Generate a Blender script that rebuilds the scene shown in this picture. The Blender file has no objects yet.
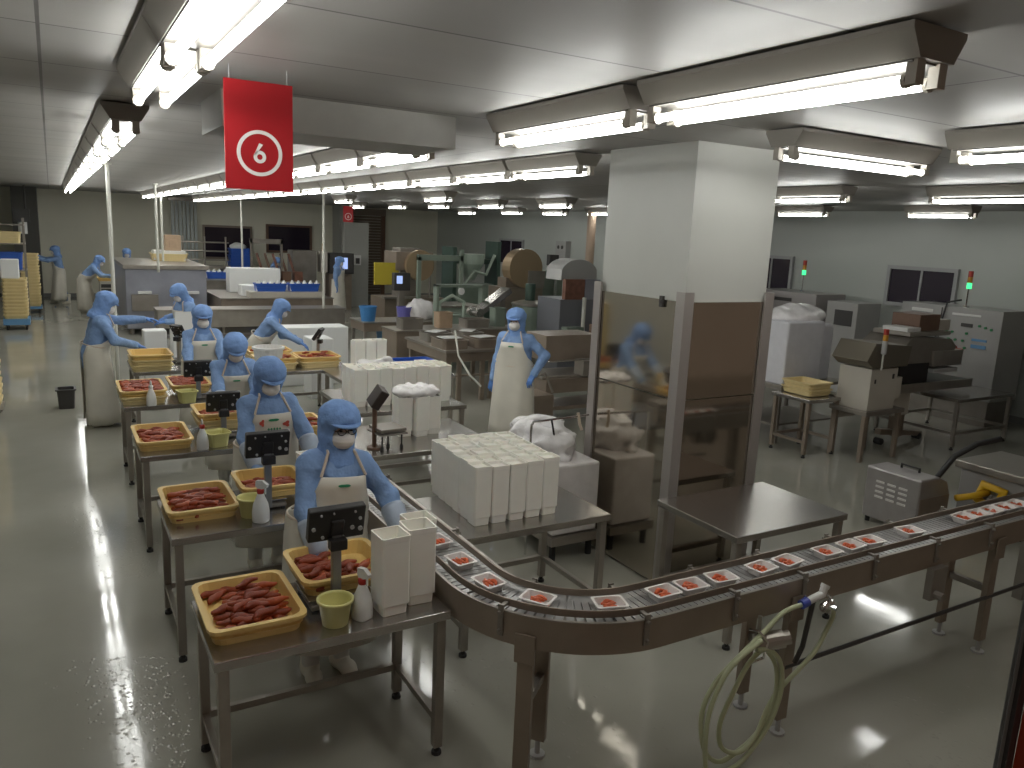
import bpy, math, random
import numpy as np
from mathutils import Vector, Matrix
PI = math.pi
random.seed(7)
scene = bpy.context.scene
COL = scene.collection

# ------------------------------------------------------------------ camera, world, exposure
cam_data = bpy.data.cameras.new('camera')
cam = bpy.data.objects.new('camera', cam_data)
COL.objects.link(cam)
right = Vector((0.86449737, -0.50066864, 0.04444344))
up = Vector((0.0577983, 0.18685321, 0.9806861))
fwd = Vector((0.49930317, 0.8452318, -0.1904719))
M = Matrix((right, up, -fwd)).transposed().to_4x4()
M.translation = Vector((0, 0, 2.9))
cam.matrix_world = M
cam_data.sensor_width = 36.0
cam_data.lens = 780 / 1024 * 36
cam_data.clip_start = 0.05
cam_data.clip_end = 200
scene.camera = cam

world = bpy.data.worlds.new('world')
scene.world = world
world.use_nodes = True
world.node_tree.nodes['Background'].inputs[0].default_value = (0.62, 0.47, 0.36, 1)
world.node_tree.nodes['Background'].inputs[1].default_value = 0.16
scene.view_settings.view_transform = 'Standard'
scene.view_settings.look = 'None'
scene.view_settings.exposure = 0.22
scene.view_settings.gamma = 1.0
scene.view_settings.use_curve_mapping = False
TUBE_STRENGTH = 20.0

# ------------------------------------------------------------------ materials
MATS = {}
def mat(name, color, rough=0.5, metal=0.0, emit=None, emit_s=0.0, noise=0.0, scale=8.0, bump=0.0, bscale=30.0,
        trans=0.0, rnoise=0.0, sss=0.0, stretch=None, spec=None, alpha=1.0, bdist=0.01):
    if name in MATS:
        return MATS[name]
    m = bpy.data.materials.new(name)
    m.use_nodes = True
    nt = m.node_tree
    b = nt.nodes['Principled BSDF']
    b.inputs['Base Color'].default_value = (*color, 1)
    b.inputs['Roughness'].default_value = rough
    b.inputs['Metallic'].default_value = metal
    if spec is not None:
        b.inputs['Specular IOR Level'].default_value = spec
    if trans:
        b.inputs['Transmission Weight'].default_value = trans
    if sss:
        b.inputs['Subsurface Weight'].default_value = sss
        b.inputs['Subsurface Radius'].default_value = (0.02, 0.012, 0.008)
    if emit:
        b.inputs['Emission Color'].default_value = (*emit, 1)
        b.inputs['Emission Strength'].default_value = emit_s
    b.inputs['Alpha'].default_value = alpha
    if noise or bump or rnoise:
        tc = nt.nodes.new('ShaderNodeTexCoord')
        mp = nt.nodes.new('ShaderNodeMapping')
        nt.links.new(tc.outputs['Object'], mp.inputs['Vector'])
        if stretch:
            mp.inputs['Scale'].default_value = stretch
    if noise or rnoise:
        n = nt.nodes.new('ShaderNodeTexNoise')
        n.inputs['Scale'].default_value = scale
        n.inputs['Detail'].default_value = 4
        nt.links.new(mp.outputs[0], n.inputs['Vector'])
    if noise:
        r = nt.nodes.new('ShaderNodeMapRange')
        r.inputs[1].default_value = 0.25; r.inputs[2].default_value = 0.75
        r.inputs[3].default_value = 1 - noise; r.inputs[4].default_value = 1 + noise
        nt.links.new(n.outputs[0], r.inputs[0])
        v = nt.nodes.new('ShaderNodeVectorMath'); v.operation = 'SCALE'
        v.inputs[0].default_value = color
        nt.links.new(r.outputs[0], v.inputs['Scale'])
        nt.links.new(v.outputs[0], b.inputs['Base Color'])
    if rnoise:
        r2 = nt.nodes.new('ShaderNodeMapRange')
        r2.inputs[1].default_value = 0.3; r2.inputs[2].default_value = 0.7
        r2.inputs[3].default_value = max(0.02, rough - rnoise); r2.inputs[4].default_value = min(1, rough + rnoise)
        nt.links.new(n.outputs[0], r2.inputs[0])
        nt.links.new(r2.outputs[0], b.inputs['Roughness'])
    if bump:
        n2 = nt.nodes.new('ShaderNodeTexNoise')
        n2.inputs['Scale'].default_value = bscale
        n2.inputs['Detail'].default_value = 3
        nt.links.new(mp.outputs[0], n2.inputs['Vector'])
        bp = nt.nodes.new('ShaderNodeBump')
        bp.inputs['Strength'].default_value = bump
        bp.inputs['Distance'].default_value = bdist
        nt.links.new(n2.outputs[0], bp.inputs['Height'])
        nt.links.new(bp.outputs[0], b.inputs['Normal'])
    MATS[name] = m
    return m

STEEL = mat('brushed_steel', (0.38, 0.35, 0.31), 0.34, 0.7, noise=0.12, scale=5, rnoise=0.04)
STEEL_TOP = mat('steel_table_top', (0.45, 0.43, 0.405), 0.24, 0.92, noise=0.03, scale=3)
STEEL_DARK = mat('dull_steel', (0.27, 0.245, 0.215), 0.42, 0.5, noise=0.15, scale=4, rnoise=0.08)
STEEL_BROWN = mat('brownish_steel', (0.31, 0.255, 0.205), 0.38, 0.5, noise=0.15, scale=3, rnoise=0.08)
STEEL_BLUE = mat('bluish_steel', (0.32, 0.33, 0.38), 0.42, 0.5, noise=0.15, scale=2, rnoise=0.08)
MIRROR = mat('polished_steel_cladding', (0.5, 0.455, 0.39), 0.07, 0.97, noise=0.06, scale=2.5, bump=0.04, bscale=2.2)
CHROME = mat('chrome', (0.75, 0.75, 0.75), 0.12, 1.0)
BLACK = mat('black_plastic', (0.018, 0.016, 0.016), 0.4)
DARK = mat('dark_grey', (0.05, 0.047, 0.045), 0.5)
RUBBER = mat('rubber_foot', (0.03, 0.03, 0.03), 0.7)
KNOB = mat('grey_knob', (0.45, 0.45, 0.45), 0.4)
YELLOW = mat('yellow_tray_plastic', (0.76, 0.53, 0.19), 0.38, noise=0.06, scale=6)
YELLOW_PALE = mat('pale_yellow_plastic', (0.74, 0.60, 0.31), 0.4, noise=0.05, scale=6)
LEMON = mat('lemon_bucket_plastic', (0.66, 0.62, 0.25), 0.35, noise=0.04)
ROE = [mat('red_roe_a', (0.31, 0.055, 0.018), 0.4, noise=0.25, scale=30, bump=0.3, bscale=90, sss=0.1),
       mat('red_roe_b', (0.40, 0.08, 0.024), 0.4, noise=0.25, scale=30, bump=0.3, bscale=90, sss=0.1),
       mat('red_roe_c', (0.25, 0.042, 0.015), 0.4, noise=0.25, scale=30, bump=0.3, bscale=90, sss=0.1)]
ROE_BRIGHT = mat('orange_red_roe', (0.62, 0.12, 0.04), 0.28, noise=0.2, scale=40, bump=0.2, bscale=90, sss=0.1)
TRAY_WHITE = mat('white_tray_plastic', (0.78, 0.74, 0.72), 0.35)
CONT_WHITE = mat('milky_white_plastic', (0.90, 0.88, 0.81), 0.4, noise=0.03, scale=10, sss=0.15)
CONT_INNER = mat('milky_inner_plastic', (0.7, 0.7, 0.67), 0.4)
FOAM = mat('white_foam', (0.76, 0.77, 0.76), 0.75, bump=0.05, bscale=80)
BAG = mat('clear_wrinkled_bag', (0.78, 0.76, 0.76), 0.25, noise=0.08, scale=14, bump=0.8, bscale=22)
COAT = mat('blue_coat_fabric', (0.22, 0.35, 0.61), 0.8, noise=0.12, scale=7, bump=0.75, bscale=8, bdist=0.05)
CAP = mat('blue_cap_fabric', (0.185, 0.32, 0.62), 0.78, noise=0.08, scale=14, bump=0.5, bscale=16, bdist=0.03)
TROUSER = mat('white_trousers', (0.62, 0.61, 0.58), 0.8, noise=0.06, bump=0.3)
TROUSER_B = mat('blue_trousers', (0.12, 0.22, 0.46), 0.8, noise=0.1, bump=0.3)
BOOT = mat('white_rubber_boot', (0.76, 0.72, 0.62), 0.35)
APRON = mat('white_vinyl_apron', (0.68, 0.65, 0.57), 0.42, noise=0.06, scale=5, bump=0.12, bscale=9)
STRAP = mat('apron_strap', (0.6, 0.5, 0.4), 0.6)
SKIN = mat('skin', (0.62, 0.40, 0.29), 0.5, sss=0.1)
MASK = mat('face_mask', (0.74, 0.71, 0.68), 0.8)
GLOVE_B = mat('blue_glove', (0.11, 0.25, 0.62), 0.45)
GLOVE_W = mat('clear_white_glove', (0.55, 0.60, 0.66), 0.3)
SLEEVE = mat('pale_sleeve_cover', (0.40, 0.47, 0.58), 0.35, noise=0.1, scale=12, bump=0.6, bscale=18)
EYE = mat('eye_dark', (0.02, 0.015, 0.012), 0.3)
RED = mat('red_sign', (0.42, 0.012, 0.018), 0.35)
WHITE_PAINT = mat('white_paint', (0.85, 0.83, 0.8), 0.5)
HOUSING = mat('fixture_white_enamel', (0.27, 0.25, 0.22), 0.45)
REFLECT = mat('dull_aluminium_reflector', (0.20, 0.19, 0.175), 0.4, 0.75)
SOCKET = mat('lamp_socket', (0.42, 0.39, 0.34), 0.5)
TUBE = mat('lit_fluorescent_tube', (1, 1, 1), 0.5, emit=(0.98, 0.99, 0.95), emit_s=TUBE_STRENGTH)
TUBE_NEAR = TUBE
PILLAR = mat('pillar_wall_panel', (0.52, 0.525, 0.49), 0.35, noise=0.03, scale=2)
GREY_GREEN = mat('grey_green_enamel', (0.20, 0.245, 0.20), 0.4, noise=0.1, scale=3)
GREEN_PALE = mat('pale_green_enamel', (0.36, 0.43, 0.36), 0.4, noise=0.08, scale=3)
GREEN_DARK = mat('dark_green_enamel', (0.05, 0.085, 0.065), 0.4, noise=0.1, scale=3)
IVORY = mat('ivory_enamel', (0.50, 0.47, 0.41), 0.4, noise=0.05, scale=3)
GREY_BOX = mat('grey_cabinet_enamel', (0.36, 0.355, 0.34), 0.4, noise=0.05, scale=3)
BROWN = mat('brown_cabinet', (0.15, 0.085, 0.055), 0.5, noise=0.2, scale=3)
RUST = mat('rust_red_panel', (0.20, 0.09, 0.06), 0.5, noise=0.3, scale=9)
CARD = mat('cardboard', (0.42, 0.30, 0.20), 0.8, noise=0.1)
BLUE = mat('blue_crate_plastic', (0.03, 0.11, 0.48), 0.4)
BLUE_PALE = mat('pale_blue_plastic', (0.13, 0.30, 0.52), 0.4)
BLUE_BUCKET = mat('blue_bucket_plastic', (0.05, 0.20, 0.46), 0.4)
PURPLE = mat('violet_bucket_plastic', (0.14, 0.13, 0.42), 0.4)
HOSE = mat('pale_green_hose', (0.52, 0.56, 0.36), 0.3)
HOSE_YEL = mat('yellow_hose', (0.70, 0.42, 0.02), 0.4)
HOSE_BLK = mat('black_hose', (0.03, 0.03, 0.03), 0.5)
LAMP_R = mat('lamp_red', (0.35, 0.04, 0.03), 0.3)
LAMP_Y = mat('lamp_amber', (0.5, 0.25, 0.03), 0.3)
LAMP_G = mat('lamp_green_lit', (0.02, 0.4, 0.1), 0.3, emit=(0.05, 0.9, 0.25), emit_s=1.6)
LAMP_G0 = mat('lamp_green', (0.03, 0.22, 0.08), 0.3)
SCREEN = mat('lit_screen', (0.1, 0.15, 0.3), 0.3, emit=(0.42, 0.55, 0.95), emit_s=0.85)
PINK_RED = mat('dark_red_button', (0.4, 0.05, 0.03), 0.4)
PIPE = mat('white_pipe', (0.62, 0.62, 0.56), 0.45)
YEL_SIGN = mat('yellow_panel', (0.52, 0.42, 0.04), 0.5)
GREEN_MARK = mat('green_print', (0.03, 0.26, 0.12), 0.6)
RED_MARK = mat('red_print', (0.50, 0.08, 0.05), 0.6)
BELT = mat('conveyor_belt_slats', (0.33, 0.325, 0.32), 0.3, 0.35, noise=0.1, scale=12)
PAPER = mat('paper_white', (0.7, 0.7, 0.68), 0.7)
DARK_GLASS = mat('dark_window_glass', (0.03, 0.022, 0.035), 0.12)

# ------------------------------------------------------------------ mesh building
class MB:
    def __init__(self):
        self.v = []; self.f = []; self.mi = []; self.m = 0
    def add(self, verts, faces):
        o = len(self.v)
        self.v += [tuple(p) for p in verts]
        for f in faces:
            self.f.append(tuple(i + o for i in f)); self.mi.append(self.m)
        return self
    def box(self, c, s, rz=0.0, mx=None):
        x, y, z = s[0] / 2, s[1] / 2, s[2] / 2
        vs = [Vector((a * x, b * y, d * z)) for d in (-1, 1) for b in (-1, 1) for a in (-1, 1)]
        if rz:
            R = Matrix.Rotation(rz, 3, 'Z'); vs = [R @ p for p in vs]
        if mx is not None:
            vs = [mx @ p for p in vs]
        vs = [p + Vector(c) for p in vs]
        return self.add(vs, [(0, 2, 3, 1), (4, 5, 7, 6), (0, 1, 5, 4), (2, 6, 7, 3), (0, 4, 6, 2), (1, 3, 7, 5)])
    def b2(self, a, b):
        return self.box([(a[i] + b[i]) / 2 for i in range(3)], [abs(b[i] - a[i]) for i in range(3)])
    def tube(self, pts, r, n=10, cap=True, radii=None):
        pts = [Vector(p) for p in pts]
        rings = []
        t0 = (pts[1] - pts[0]).normalized()
        u = t0.orthogonal().normalized()
        for i, p in enumerate(pts):
            if i == 0: t = t0
            elif i == len(pts) - 1: t = (pts[i] - pts[i - 1]).normalized()
            else: t = ((pts[i + 1] - pts[i]).normalized() + (pts[i] - pts[i - 1]).normalized()).normalized()
            u = (u - t * u.dot(t))
            u = u.normalized() if u.length > 1e-6 else t.orthogonal().normalized()
            w = t.cross(u)
            rr = radii[i] if radii else r
            rings.append([p + (u * math.cos(2 * PI * k / n) + w * math.sin(2 * PI * k / n)) * rr for k in range(n)])
        vs = [p for ring in rings for p in ring]
        fs = []
        for i in range(len(rings) - 1):
            for k in range(n):
                a = i * n + k; b = i * n + (k + 1) % n
                fs.append((a, b, b + n, a + n))
        if cap:
            fs.append(tuple(reversed(range(n)))); fs.append(tuple(range((len(rings) - 1) * n, len(rings) * n)))
        return self.add(vs, fs)
    def cyl(self, a, b, r, n=14, r2=None):
        return self.tube([a, b], r, n, radii=[r, r if r2 is None else r2])
    def lathe(self, prof, c=(0, 0, 0), n=24, sq=None):
        vs = []
        for (r, z) in prof:
            for k in range(n):
                a = 2 * PI * k / n
                ca, sa = math.cos(a), math.sin(a)
                if sq:
                    q = sq; d = (abs(ca) ** q + abs(sa) ** q) ** (1 / q); ca /= d; sa /= d
                vs.append((c[0] + r * ca, c[1] + r * sa, c[2] + z))
        fs = []
        for i in range(len(prof) - 1):
            for k in range(n):
                a = i * n + k; b = i * n + (k + 1) % n
                fs.append((a, b, b + n, a + n))
        if prof[0][0] > 1e-5: fs.append(tuple(reversed(range(n))))
        if prof[-1][0] > 1e-5: fs.append(tuple(range((len(prof) - 1) * n, len(prof) * n)))
        return self.add(vs, fs)
    def prism(self, poly, axis_a, axis_b, direction, origin, length):
        A, B, D, O = Vector(axis_a), Vector(axis_b), Vector(direction), Vector(origin)
        n = len(poly)
        vs = [O + A * p[0] + B * p[1] for p in poly] + [O + A * p[0] + B * p[1] + D * length for p in poly]
        fs = [tuple(reversed(range(n))), tuple(range(n, 2 * n))] + [(i, (i + 1) % n, (i + 1) % n + n, i + n) for i in range(n)]
        return self.add(vs, fs)
    def openbox(self, w, d, h, t=0.012, taper=0.9, rim=0.02, rimh=0.018, c=(0, 0, 0), round_r=0.0, ribs=()):
        """tapered open tray with a wall thickness and an outward rim; base centred on c"""
        def rect(hw, hd, z, r):
            pts = []
            r = min(r, hw * 0.8, hd * 0.8)
            for (sx, sy, a0) in ((1, 1, 0), (-1, 1, PI / 2), (-1, -1, PI), (1, -1, 1.5 * PI)):
                for k in range(4):
                    a = a0 + k / 3 * PI / 2
                    pts.append((c[0] + sx * (hw - r) + r * math.cos(a), c[1] + sy * (hd - r) + r * math.sin(a), c[2] + z))
            return pts
        r = round_r or 0.12 * min(w, d)
        W, D = w / 2 - rim, d / 2 - rim
        rings = [rect(W * taper, D * taper, 0, r)]
        zs = sorted(ribs)
        for zr in zs:
            k = taper + (1 - taper) * zr / h
            rings += [rect(W * k, D * k, zr - 0.008, r), rect(W * k + 0.008, D * k + 0.008, zr, r), rect(W * k, D * k, zr + 0.008, r)]
        rings += [rect(W, D, h - rimh, r), rect(W + rim, D + rim, h - rimh, r), rect(W + rim, D + rim, h, r),
                  rect(W - t, D - t, h, r), rect(W * taper - t, D * taper - t, t, r)]
        n = len(rings[0])
        vs = [p for q in rings for p in q]
        fs = [tuple(reversed(range(n)))]
        for i in range(len(rings) - 1):
            for k in range(n):
                a = i * n + k; b = i * n + (k + 1) % n
                fs.append((a, b, b + n, a + n))
        fs.append(tuple(range((len(rings) - 1) * n, len(rings) * n)))
        return self.add(vs, fs)
    def mesh(self, name, mats, smooth=False):
        me = bpy.data.meshes.new(name)
        me.from_pydata(self.v, [], self.f)
        for m in (mats if isinstance(mats, (list, tuple)) else [mats]):
            me.materials.append(m)
        for p, i in zip(me.polygons, self.mi):
            p.material_index = i
            p.use_smooth = smooth
        me.update()
        return me
    def build(self, name, mats, parent=None, loc=(0, 0, 0), rz=0.0, smooth=False, bevel=0.0):
        o = bpy.data.objects.new(name, self.mesh(name, mats, smooth))
        COL.objects.link(o)
        o.location = loc; o.rotation_euler = (0, 0, rz)
        if parent is not None: o.parent = parent
        if bevel:
            md = o.modifiers.new('bevel', 'BEVEL'); md.width = bevel; md.segments = 2; md.limit_method = 'ANGLE'; md.angle_limit = 0.6
        return o

def thing(name, label, cat, loc=(0, 0, 0), rz=0.0, group=None):
    o = bpy.data.objects.new(name, None)
    o.empty_display_size = 0.1
    COL.objects.link(o)
    o.location = loc; o.rotation_euler = (0, 0, rz)
    return tag(o, label, cat, group)
def tag(o, label, cat, group=None, kind=None):
    if label: o['label'] = label
    if cat: o['category'] = cat
    if group: o['group'] = group
    if kind: o['kind'] = kind
    return o
def struct(o):
    o['kind'] = 'structure'; return o
def place(name, me, parent=None, loc=(0, 0, 0), rot=(0, 0, 0), scale=(1, 1, 1)):
    o = bpy.data.objects.new(name, me); COL.objects.link(o)
    o.location = loc; o.rotation_euler = rot; o.scale = scale
    if parent is not None: o.parent = parent
    return o
def dup(root, loc, rz, label, group=None):
    r = root.copy(); COL.objects.link(r)
    r.location = loc; r.rotation_euler = (0, 0, rz)
    r['label'] = label
    if group: r['group'] = group
    for ch in list(root.children):
        c = ch.copy(); COL.objects.link(c); c.parent = r
        for g in list(ch.children):
            d = g.copy(); COL.objects.link(d); d.parent = c
    return r

# ------------------------------------------------------------------ signed-distance modelling (bodies, heads, hands, cloth lumps)
def surface_nets(f, lo, hi, h):
    lo = np.array(lo, float); hi = np.array(hi, float)
    n = np.ceil((hi - lo) / h).astype(int) + 1
    ax = [lo[i] + h * np.arange(n[i]) for i in range(3)]
    G = np.stack(np.meshgrid(*ax, indexing='ij'), -1)
    D = f(G.reshape(-1, 3)).reshape(n)
    S = D < 0
    c = [(i, j, k) for i in (0, 1) for j in (0, 1) for k in (0, 1)]
    sl = lambda i, j, k: (slice(i, n[0] - 1 + i), slice(j, n[1] - 1 + j), slice(k, n[2] - 1 + k))
    cnt = sum(S[sl(*q)].astype(int) for q in c)
    mixed = (cnt > 0) & (cnt < 8)
    idx = np.argwhere(mixed)
    ids = -np.ones(mixed.shape, int); ids[mixed] = np.arange(len(idx))
    acc = np.zeros((len(idx), 3)); num = np.zeros(len(idx))
    for a in range(8):
        for b in range(a + 1, 8):
            ca, cb = np.array(c[a]), np.array(c[b])
            if abs(ca - cb).sum() != 1: continue
            da = D[tuple((idx + ca).T)]; db = D[tuple((idx + cb).T)]
            m = (da < 0) != (db < 0)
            t = np.where(m, da / np.where(m, da - db, 1), 0)
            acc += np.where(m[:, None], ca + t[:, None] * (cb - ca), 0); num += m
    V = lo + h * (idx + acc / num[:, None])
    F = []
    for d in range(3):
        e1, e2 = (d + 1) % 3, (d + 2) % 3
        A = S.take(range(0, n[d] - 1), d); B = S.take(range(1, n[d]), d)
        for flip, mk in ((False, A & ~B), (True, ~A & B)):
            p = np.argwhere(mk)
            p = p[(p[:, e1] > 0) & (p[:, e2] > 0) & (p[:, e1] < n[e1] - 1) & (p[:, e2] < n[e2] - 1)]
            if not len(p): continue
            q = []
            for (o1, o2) in ((1, 1), (0, 1), (0, 0), (1, 0)):
                r = p.copy(); r[:, e1] -= o1; r[:, e2] -= o2
                q.append(ids[tuple(r.T)])
            q = np.stack(q, 1)
            F.append(q[:, ::-1] if flip else q)
    F = np.concatenate(F)
    return V, F
def np_mesh(name, V, F, mats, smooth=True, mi=None):
    me = bpy.data.meshes.new(name)
    me.from_pydata(V.tolist(), [], F.tolist())
    for m in (mats if isinstance(mats, (list, tuple)) else [mats]): me.materials.append(m)
    if mi is not None: me.polygons.foreach_set('material_index', np.asarray(mi, dtype=np.int32))
    me.polygons.foreach_set('use_smooth', [smooth] * len(me.polygons))
    me.update()
    return me
def cap(P, a, b, r1, r2=None):
    a = np.array(a, float); b = np.array(b, float); r2 = r1 if r2 is None else r2
    ab = b - a
    t = np.clip(((P - a) @ ab) / max(ab @ ab, 1e-9), 0, 1)
    return np.linalg.norm(P - a - t[:, None] * ab, axis=1) - (r1 + (r2 - r1) * t)
def ell(P, c, r):
    r = np.array(r, float); q = (P - np.array(c, float))
    k0 = np.linalg.norm(q / r, axis=1); k1 = np.linalg.norm(q / (r * r), axis=1)
    return k0 * (k0 - 1) / np.maximum(k1, 1e-6)
def smin(a, b, k):
    h = np.clip(0.5 + 0.5 * (b - a) / k, 0, 1)
    return b + (a - b) * h - k * h * (1 - h)
def smax(a, b, k): return -smin(-a, -b, k)

# ------------------------------------------------------------------ the setting
ZC = 3.65
def floor_material():
    m = mat('wet_floor', (0.2, 0.2, 0.17), 0.3)
    nt = m.node_tree; b = nt.nodes['Principled BSDF']; L = nt.links.new
    tc = nt.nodes.new('ShaderNodeTexCoord')
    def noise(scale, detail=3, stretch=(1, 1, 1)):
        mp = nt.nodes.new('ShaderNodeMapping'); mp.inputs['Scale'].default_value = stretch
        L(tc.outputs['Object'], mp.inputs['Vector'])
        n = nt.nodes.new('ShaderNodeTexNoise'); n.inputs['Scale'].default_value = scale; n.inputs['Detail'].default_value = detail
        L(mp.outputs[0], n.inputs['Vector']); return n.outputs[0]
    def ramp(x, a, bb, c, d):
        r = nt.nodes.new('ShaderNodeMapRange'); r.inputs[1].default_value = a; r.inputs[2].default_value = bb
        r.inputs[3].default_value = c; r.inputs[4].default_value = d; L(x, r.inputs[0]); return r.outputs[0]
    big = noise(0.55, 4)
    mix = nt.nodes.new('ShaderNodeMix'); mix.data_type = 'RGBA'
    mix.inputs[6].default_value = (0.33, 0.325, 0.275, 1); mix.inputs[7].default_value = (0.43, 0.42, 0.365, 1)
    L(ramp(big, 0.3, 0.7, 0, 1), mix.inputs[0]); L(mix.outputs[2], b.inputs['Base Color'])
    L(ramp(noise(0.9, 4), 0.3, 0.7, 0.035, 0.14), b.inputs['Roughness'])
    b.inputs['Specular IOR Level'].default_value = 0.6
    bp = nt.nodes.new('ShaderNodeBump'); bp.inputs['Strength'].default_value = 0.05; bp.inputs['Distance'].default_value = 0.01
    L(noise(7.0, 3), bp.inputs['Height']); L(bp.outputs[0], b.inputs['Normal'])
    return m
def ceiling_material():
    m = mat('ceiling_panels', (0.4, 0.4, 0.38), 0.3, 0.1)
    nt = m.node_tree; b = nt.nodes['Principled BSDF']; L = nt.links.new
    tc = nt.nodes.new('ShaderNodeTexCoord')
    br = nt.nodes.new('ShaderNodeTexBrick')
    br.inputs['Color1'].default_value = (0.36, 0.35, 0.33, 1); br.inputs['Color2'].default_value = (0.325, 0.315, 0.30, 1)
    br.inputs['Mortar'].default_value = (0.13, 0.125, 0.12, 1)
    br.inputs['Scale'].default_value = 1.0; br.inputs['Mortar Size'].default_value = 0.008
    br.inputs['Brick Width'].default_value = 3.6; br.inputs['Row Height'].default_value = 0.98; br.offset = 0.0
    L(tc.outputs['Object'], br.inputs['Vector']); L(br.outputs['Color'], b.inputs['Base Color'])
    n = nt.nodes.new('ShaderNodeTexNoise'); n.inputs['Scale'].default_value = 1.2
    mp = nt.nodes.new('ShaderNodeMapping'); mp.inputs['Scale'].default_value = (0.5, 3, 1)
    L(tc.outputs['Object'], mp.inputs['Vector']); L(mp.outputs[0], n.inputs['Vector'])
    r = nt.nodes.new('ShaderNodeMapRange'); r.inputs[3].default_value = 0.42; r.inputs[4].default_value = 0.62
    L(n.outputs[0], r.inputs[0]); L(r.outputs[0], b.inputs['Roughness'])
    return m
X0, X1, Y0, Y1 = -3.2, 14.5, 0.5, 31.5
struct(MB().b2((X0 - .2, -3, -.1), (X1 + .2, Y1 + .2, 0)).build('floor', floor_material()))
struct(MB().b2((X0 - .2, 0.62, ZC), (X1 + .2, Y1 + .2, ZC + .1)).build('ceiling', ceiling_material()))
WALL_B = mat('wall_panels_beige', (0.74, 0.72, 0.60), 0.5, noise=0.06, scale=0.6)
WALL_R = mat('wall_panels_grey', (0.42, 0.44, 0.41), 0.35, noise=0.04, scale=0.5)
WALL_L = mat('wall_panels_left', (0.36, 0.36, 0.33), 0.5, noise=0.05, scale=0.6)
struct(MB().b2((X0, Y1, 0), (X1, Y1 + .2, ZC)).build('wall_back', WALL_B))
struct(MB().b2((X1, 0.5, 0), (X1 + .2, Y1 + .2, ZC)).build('wall_right', WALL_R))
struct(MB().b2((X0 - .2, 0.5, 0), (X0, Y1 + .2, ZC)).build('wall_left', WALL_L))
struct(MB().b2((.9, 5.0, 3.44), (2.42, 5.7, ZC)).build('ceiling_beam', mat('beam_panel', (0.33, 0.32, 0.29), 0.4, noise=0.05)))
struct(MB().b2((X1 - .03, 6.4, 0), (X1, Y1, .12)).build('baseboard_right', mat('baseboard_grey', (0.2, 0.2, 0.19), 0.5)))
struct(MB().b2((X0, Y1 - .03, 0), (X1, Y1, .12)).build('baseboard_back', MATS['baseboard_grey']))
# flat lens-shaped drops added to catch tube glints as floor sparkle
rd = random.Random(11)
mb_ = MB()
def drops(n, xa, xb, ya, yb, wob=.5):
    for i in range(n):
        y = rd.uniform(ya, yb); cxx = (xa + xb) / 2 + .12 * math.sin(y * 2.1); x = rd.gauss(cxx, (xb - xa) * .3)
        if math.sin(x * 3.1 + y * 1.7) + math.sin(y * 2.9 - x) < -wob: continue
        r = rd.uniform(.005, .013); n_ = 7; a0 = rd.uniform(0, 1)
        vs = []
        for (k, h) in ((1, .0), (.86, .1), (.55, .2)):
            vs += [(x + r * k * math.cos(a0 + 2 * PI * q / n_), y + r * k * math.sin(a0 + 2 * PI * q / n_) * 1.2, .0004 + h * r * .38) for q in range(n_)]
        vs.append((x, y, .0004 + .235 * r * .38))
        fs = [(j * n_ + q, j * n_ + (q + 1) % n_, (j + 1) * n_ + (q + 1) % n_, (j + 1) * n_ + q) for j in range(2) for q in range(n_)] + [(2 * n_ + q, 2 * n_ + (q + 1) % n_, 3 * n_) for q in range(n_)]
        mb_.add(vs, fs)
drops(2400, .1, .7, 2.6, 9.5, .1)
drops(350, 1.9, 2.9, 2.6, 5.2, .2)
drops(350, 3.6, 4.9, 1.9, 2.7, .2)
wd = mb_.build('glint_drops', mat('glint_drop_water', (0.38, 0.37, 0.32), 0.06, spec=.6), None, smooth=True)
tag(wd, 'scattered water drops added to glitter on the wet aisle floor', 'water', kind='stuff')
# the gallery's clear pane with its dark mullion and red trim on the near side
CLEAR = bpy.data.materials.new('clear_glass'); CLEAR.use_nodes = True
nt = CLEAR.node_tree; nt.nodes.remove(nt.nodes['Principled BSDF'])
tb = nt.nodes.new('ShaderNodeBsdfTransparent'); tb.inputs[0].default_value = (1, 1, 1, 1)
nt.links.new(tb.outputs[0], nt.nodes['Material Output'].inputs[0])
pane = struct(MB().b2((-2.4, .507, 0), (1.155, .511, ZC)).build('window_1', CLEAR))
MB().b2((1.165, .500, 0), (1.185, .514, ZC)).build('mullion', mat('black_mullion', (0.06, 0.06, 0.065), 0.3), pane)
MB().b2((1.155, .506, 0), (1.165, .512, ZC)).build('gasket', mat('grey_gasket', (0.22, 0.24, 0.25), 0.4), pane)
struct(MB().b2((1.187, .47, 0), (1.6, .50, 3.0)).build('trim_1', mat('red_gallery_trim', (0.42, 0.05, 0.02), 0.5)))
# back wall: openings, roller door, dark box in place of a recess
w = struct(MB().b2((7.28, Y1 - .06, 1.8), (8.9, Y1 - .02, 2.72)).build('window_2', DARK_GLASS))
for q in (((7.2, Y1 - .1, 1.72), (7.28, Y1, 2.8)), ((8.9, Y1 - .1, 1.72), (8.98, Y1, 2.8)), ((7.28, Y1 - .1, 2.72), (8.9, Y1, 2.8)), ((7.28, Y1 - .1, 1.72), (8.9, Y1, 1.8))):
    MB().b2(*q).build('window_frame', BROWN, w)
w = struct(MB().b2((4.95, Y1 - .06, 1.5), (6.6, Y1 - .02, 2.6)).build('window_3', DARK_GLASS))
for q in (((4.88, Y1 - .1, 1.42), (4.95, Y1, 2.68)), ((6.6, Y1 - .1, 1.42), (6.67, Y1, 2.68)), ((4.95, Y1 - .1, 2.6), (6.6, Y1, 2.68)), ((4.95, Y1 - .1, 1.42), (6.6, Y1, 1.5))):
    MB().b2(*q).build('window_frame', mat('brown_frame', (0.24, 0.19, 0.15), 0.5), w)
b_ = MB()
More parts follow.
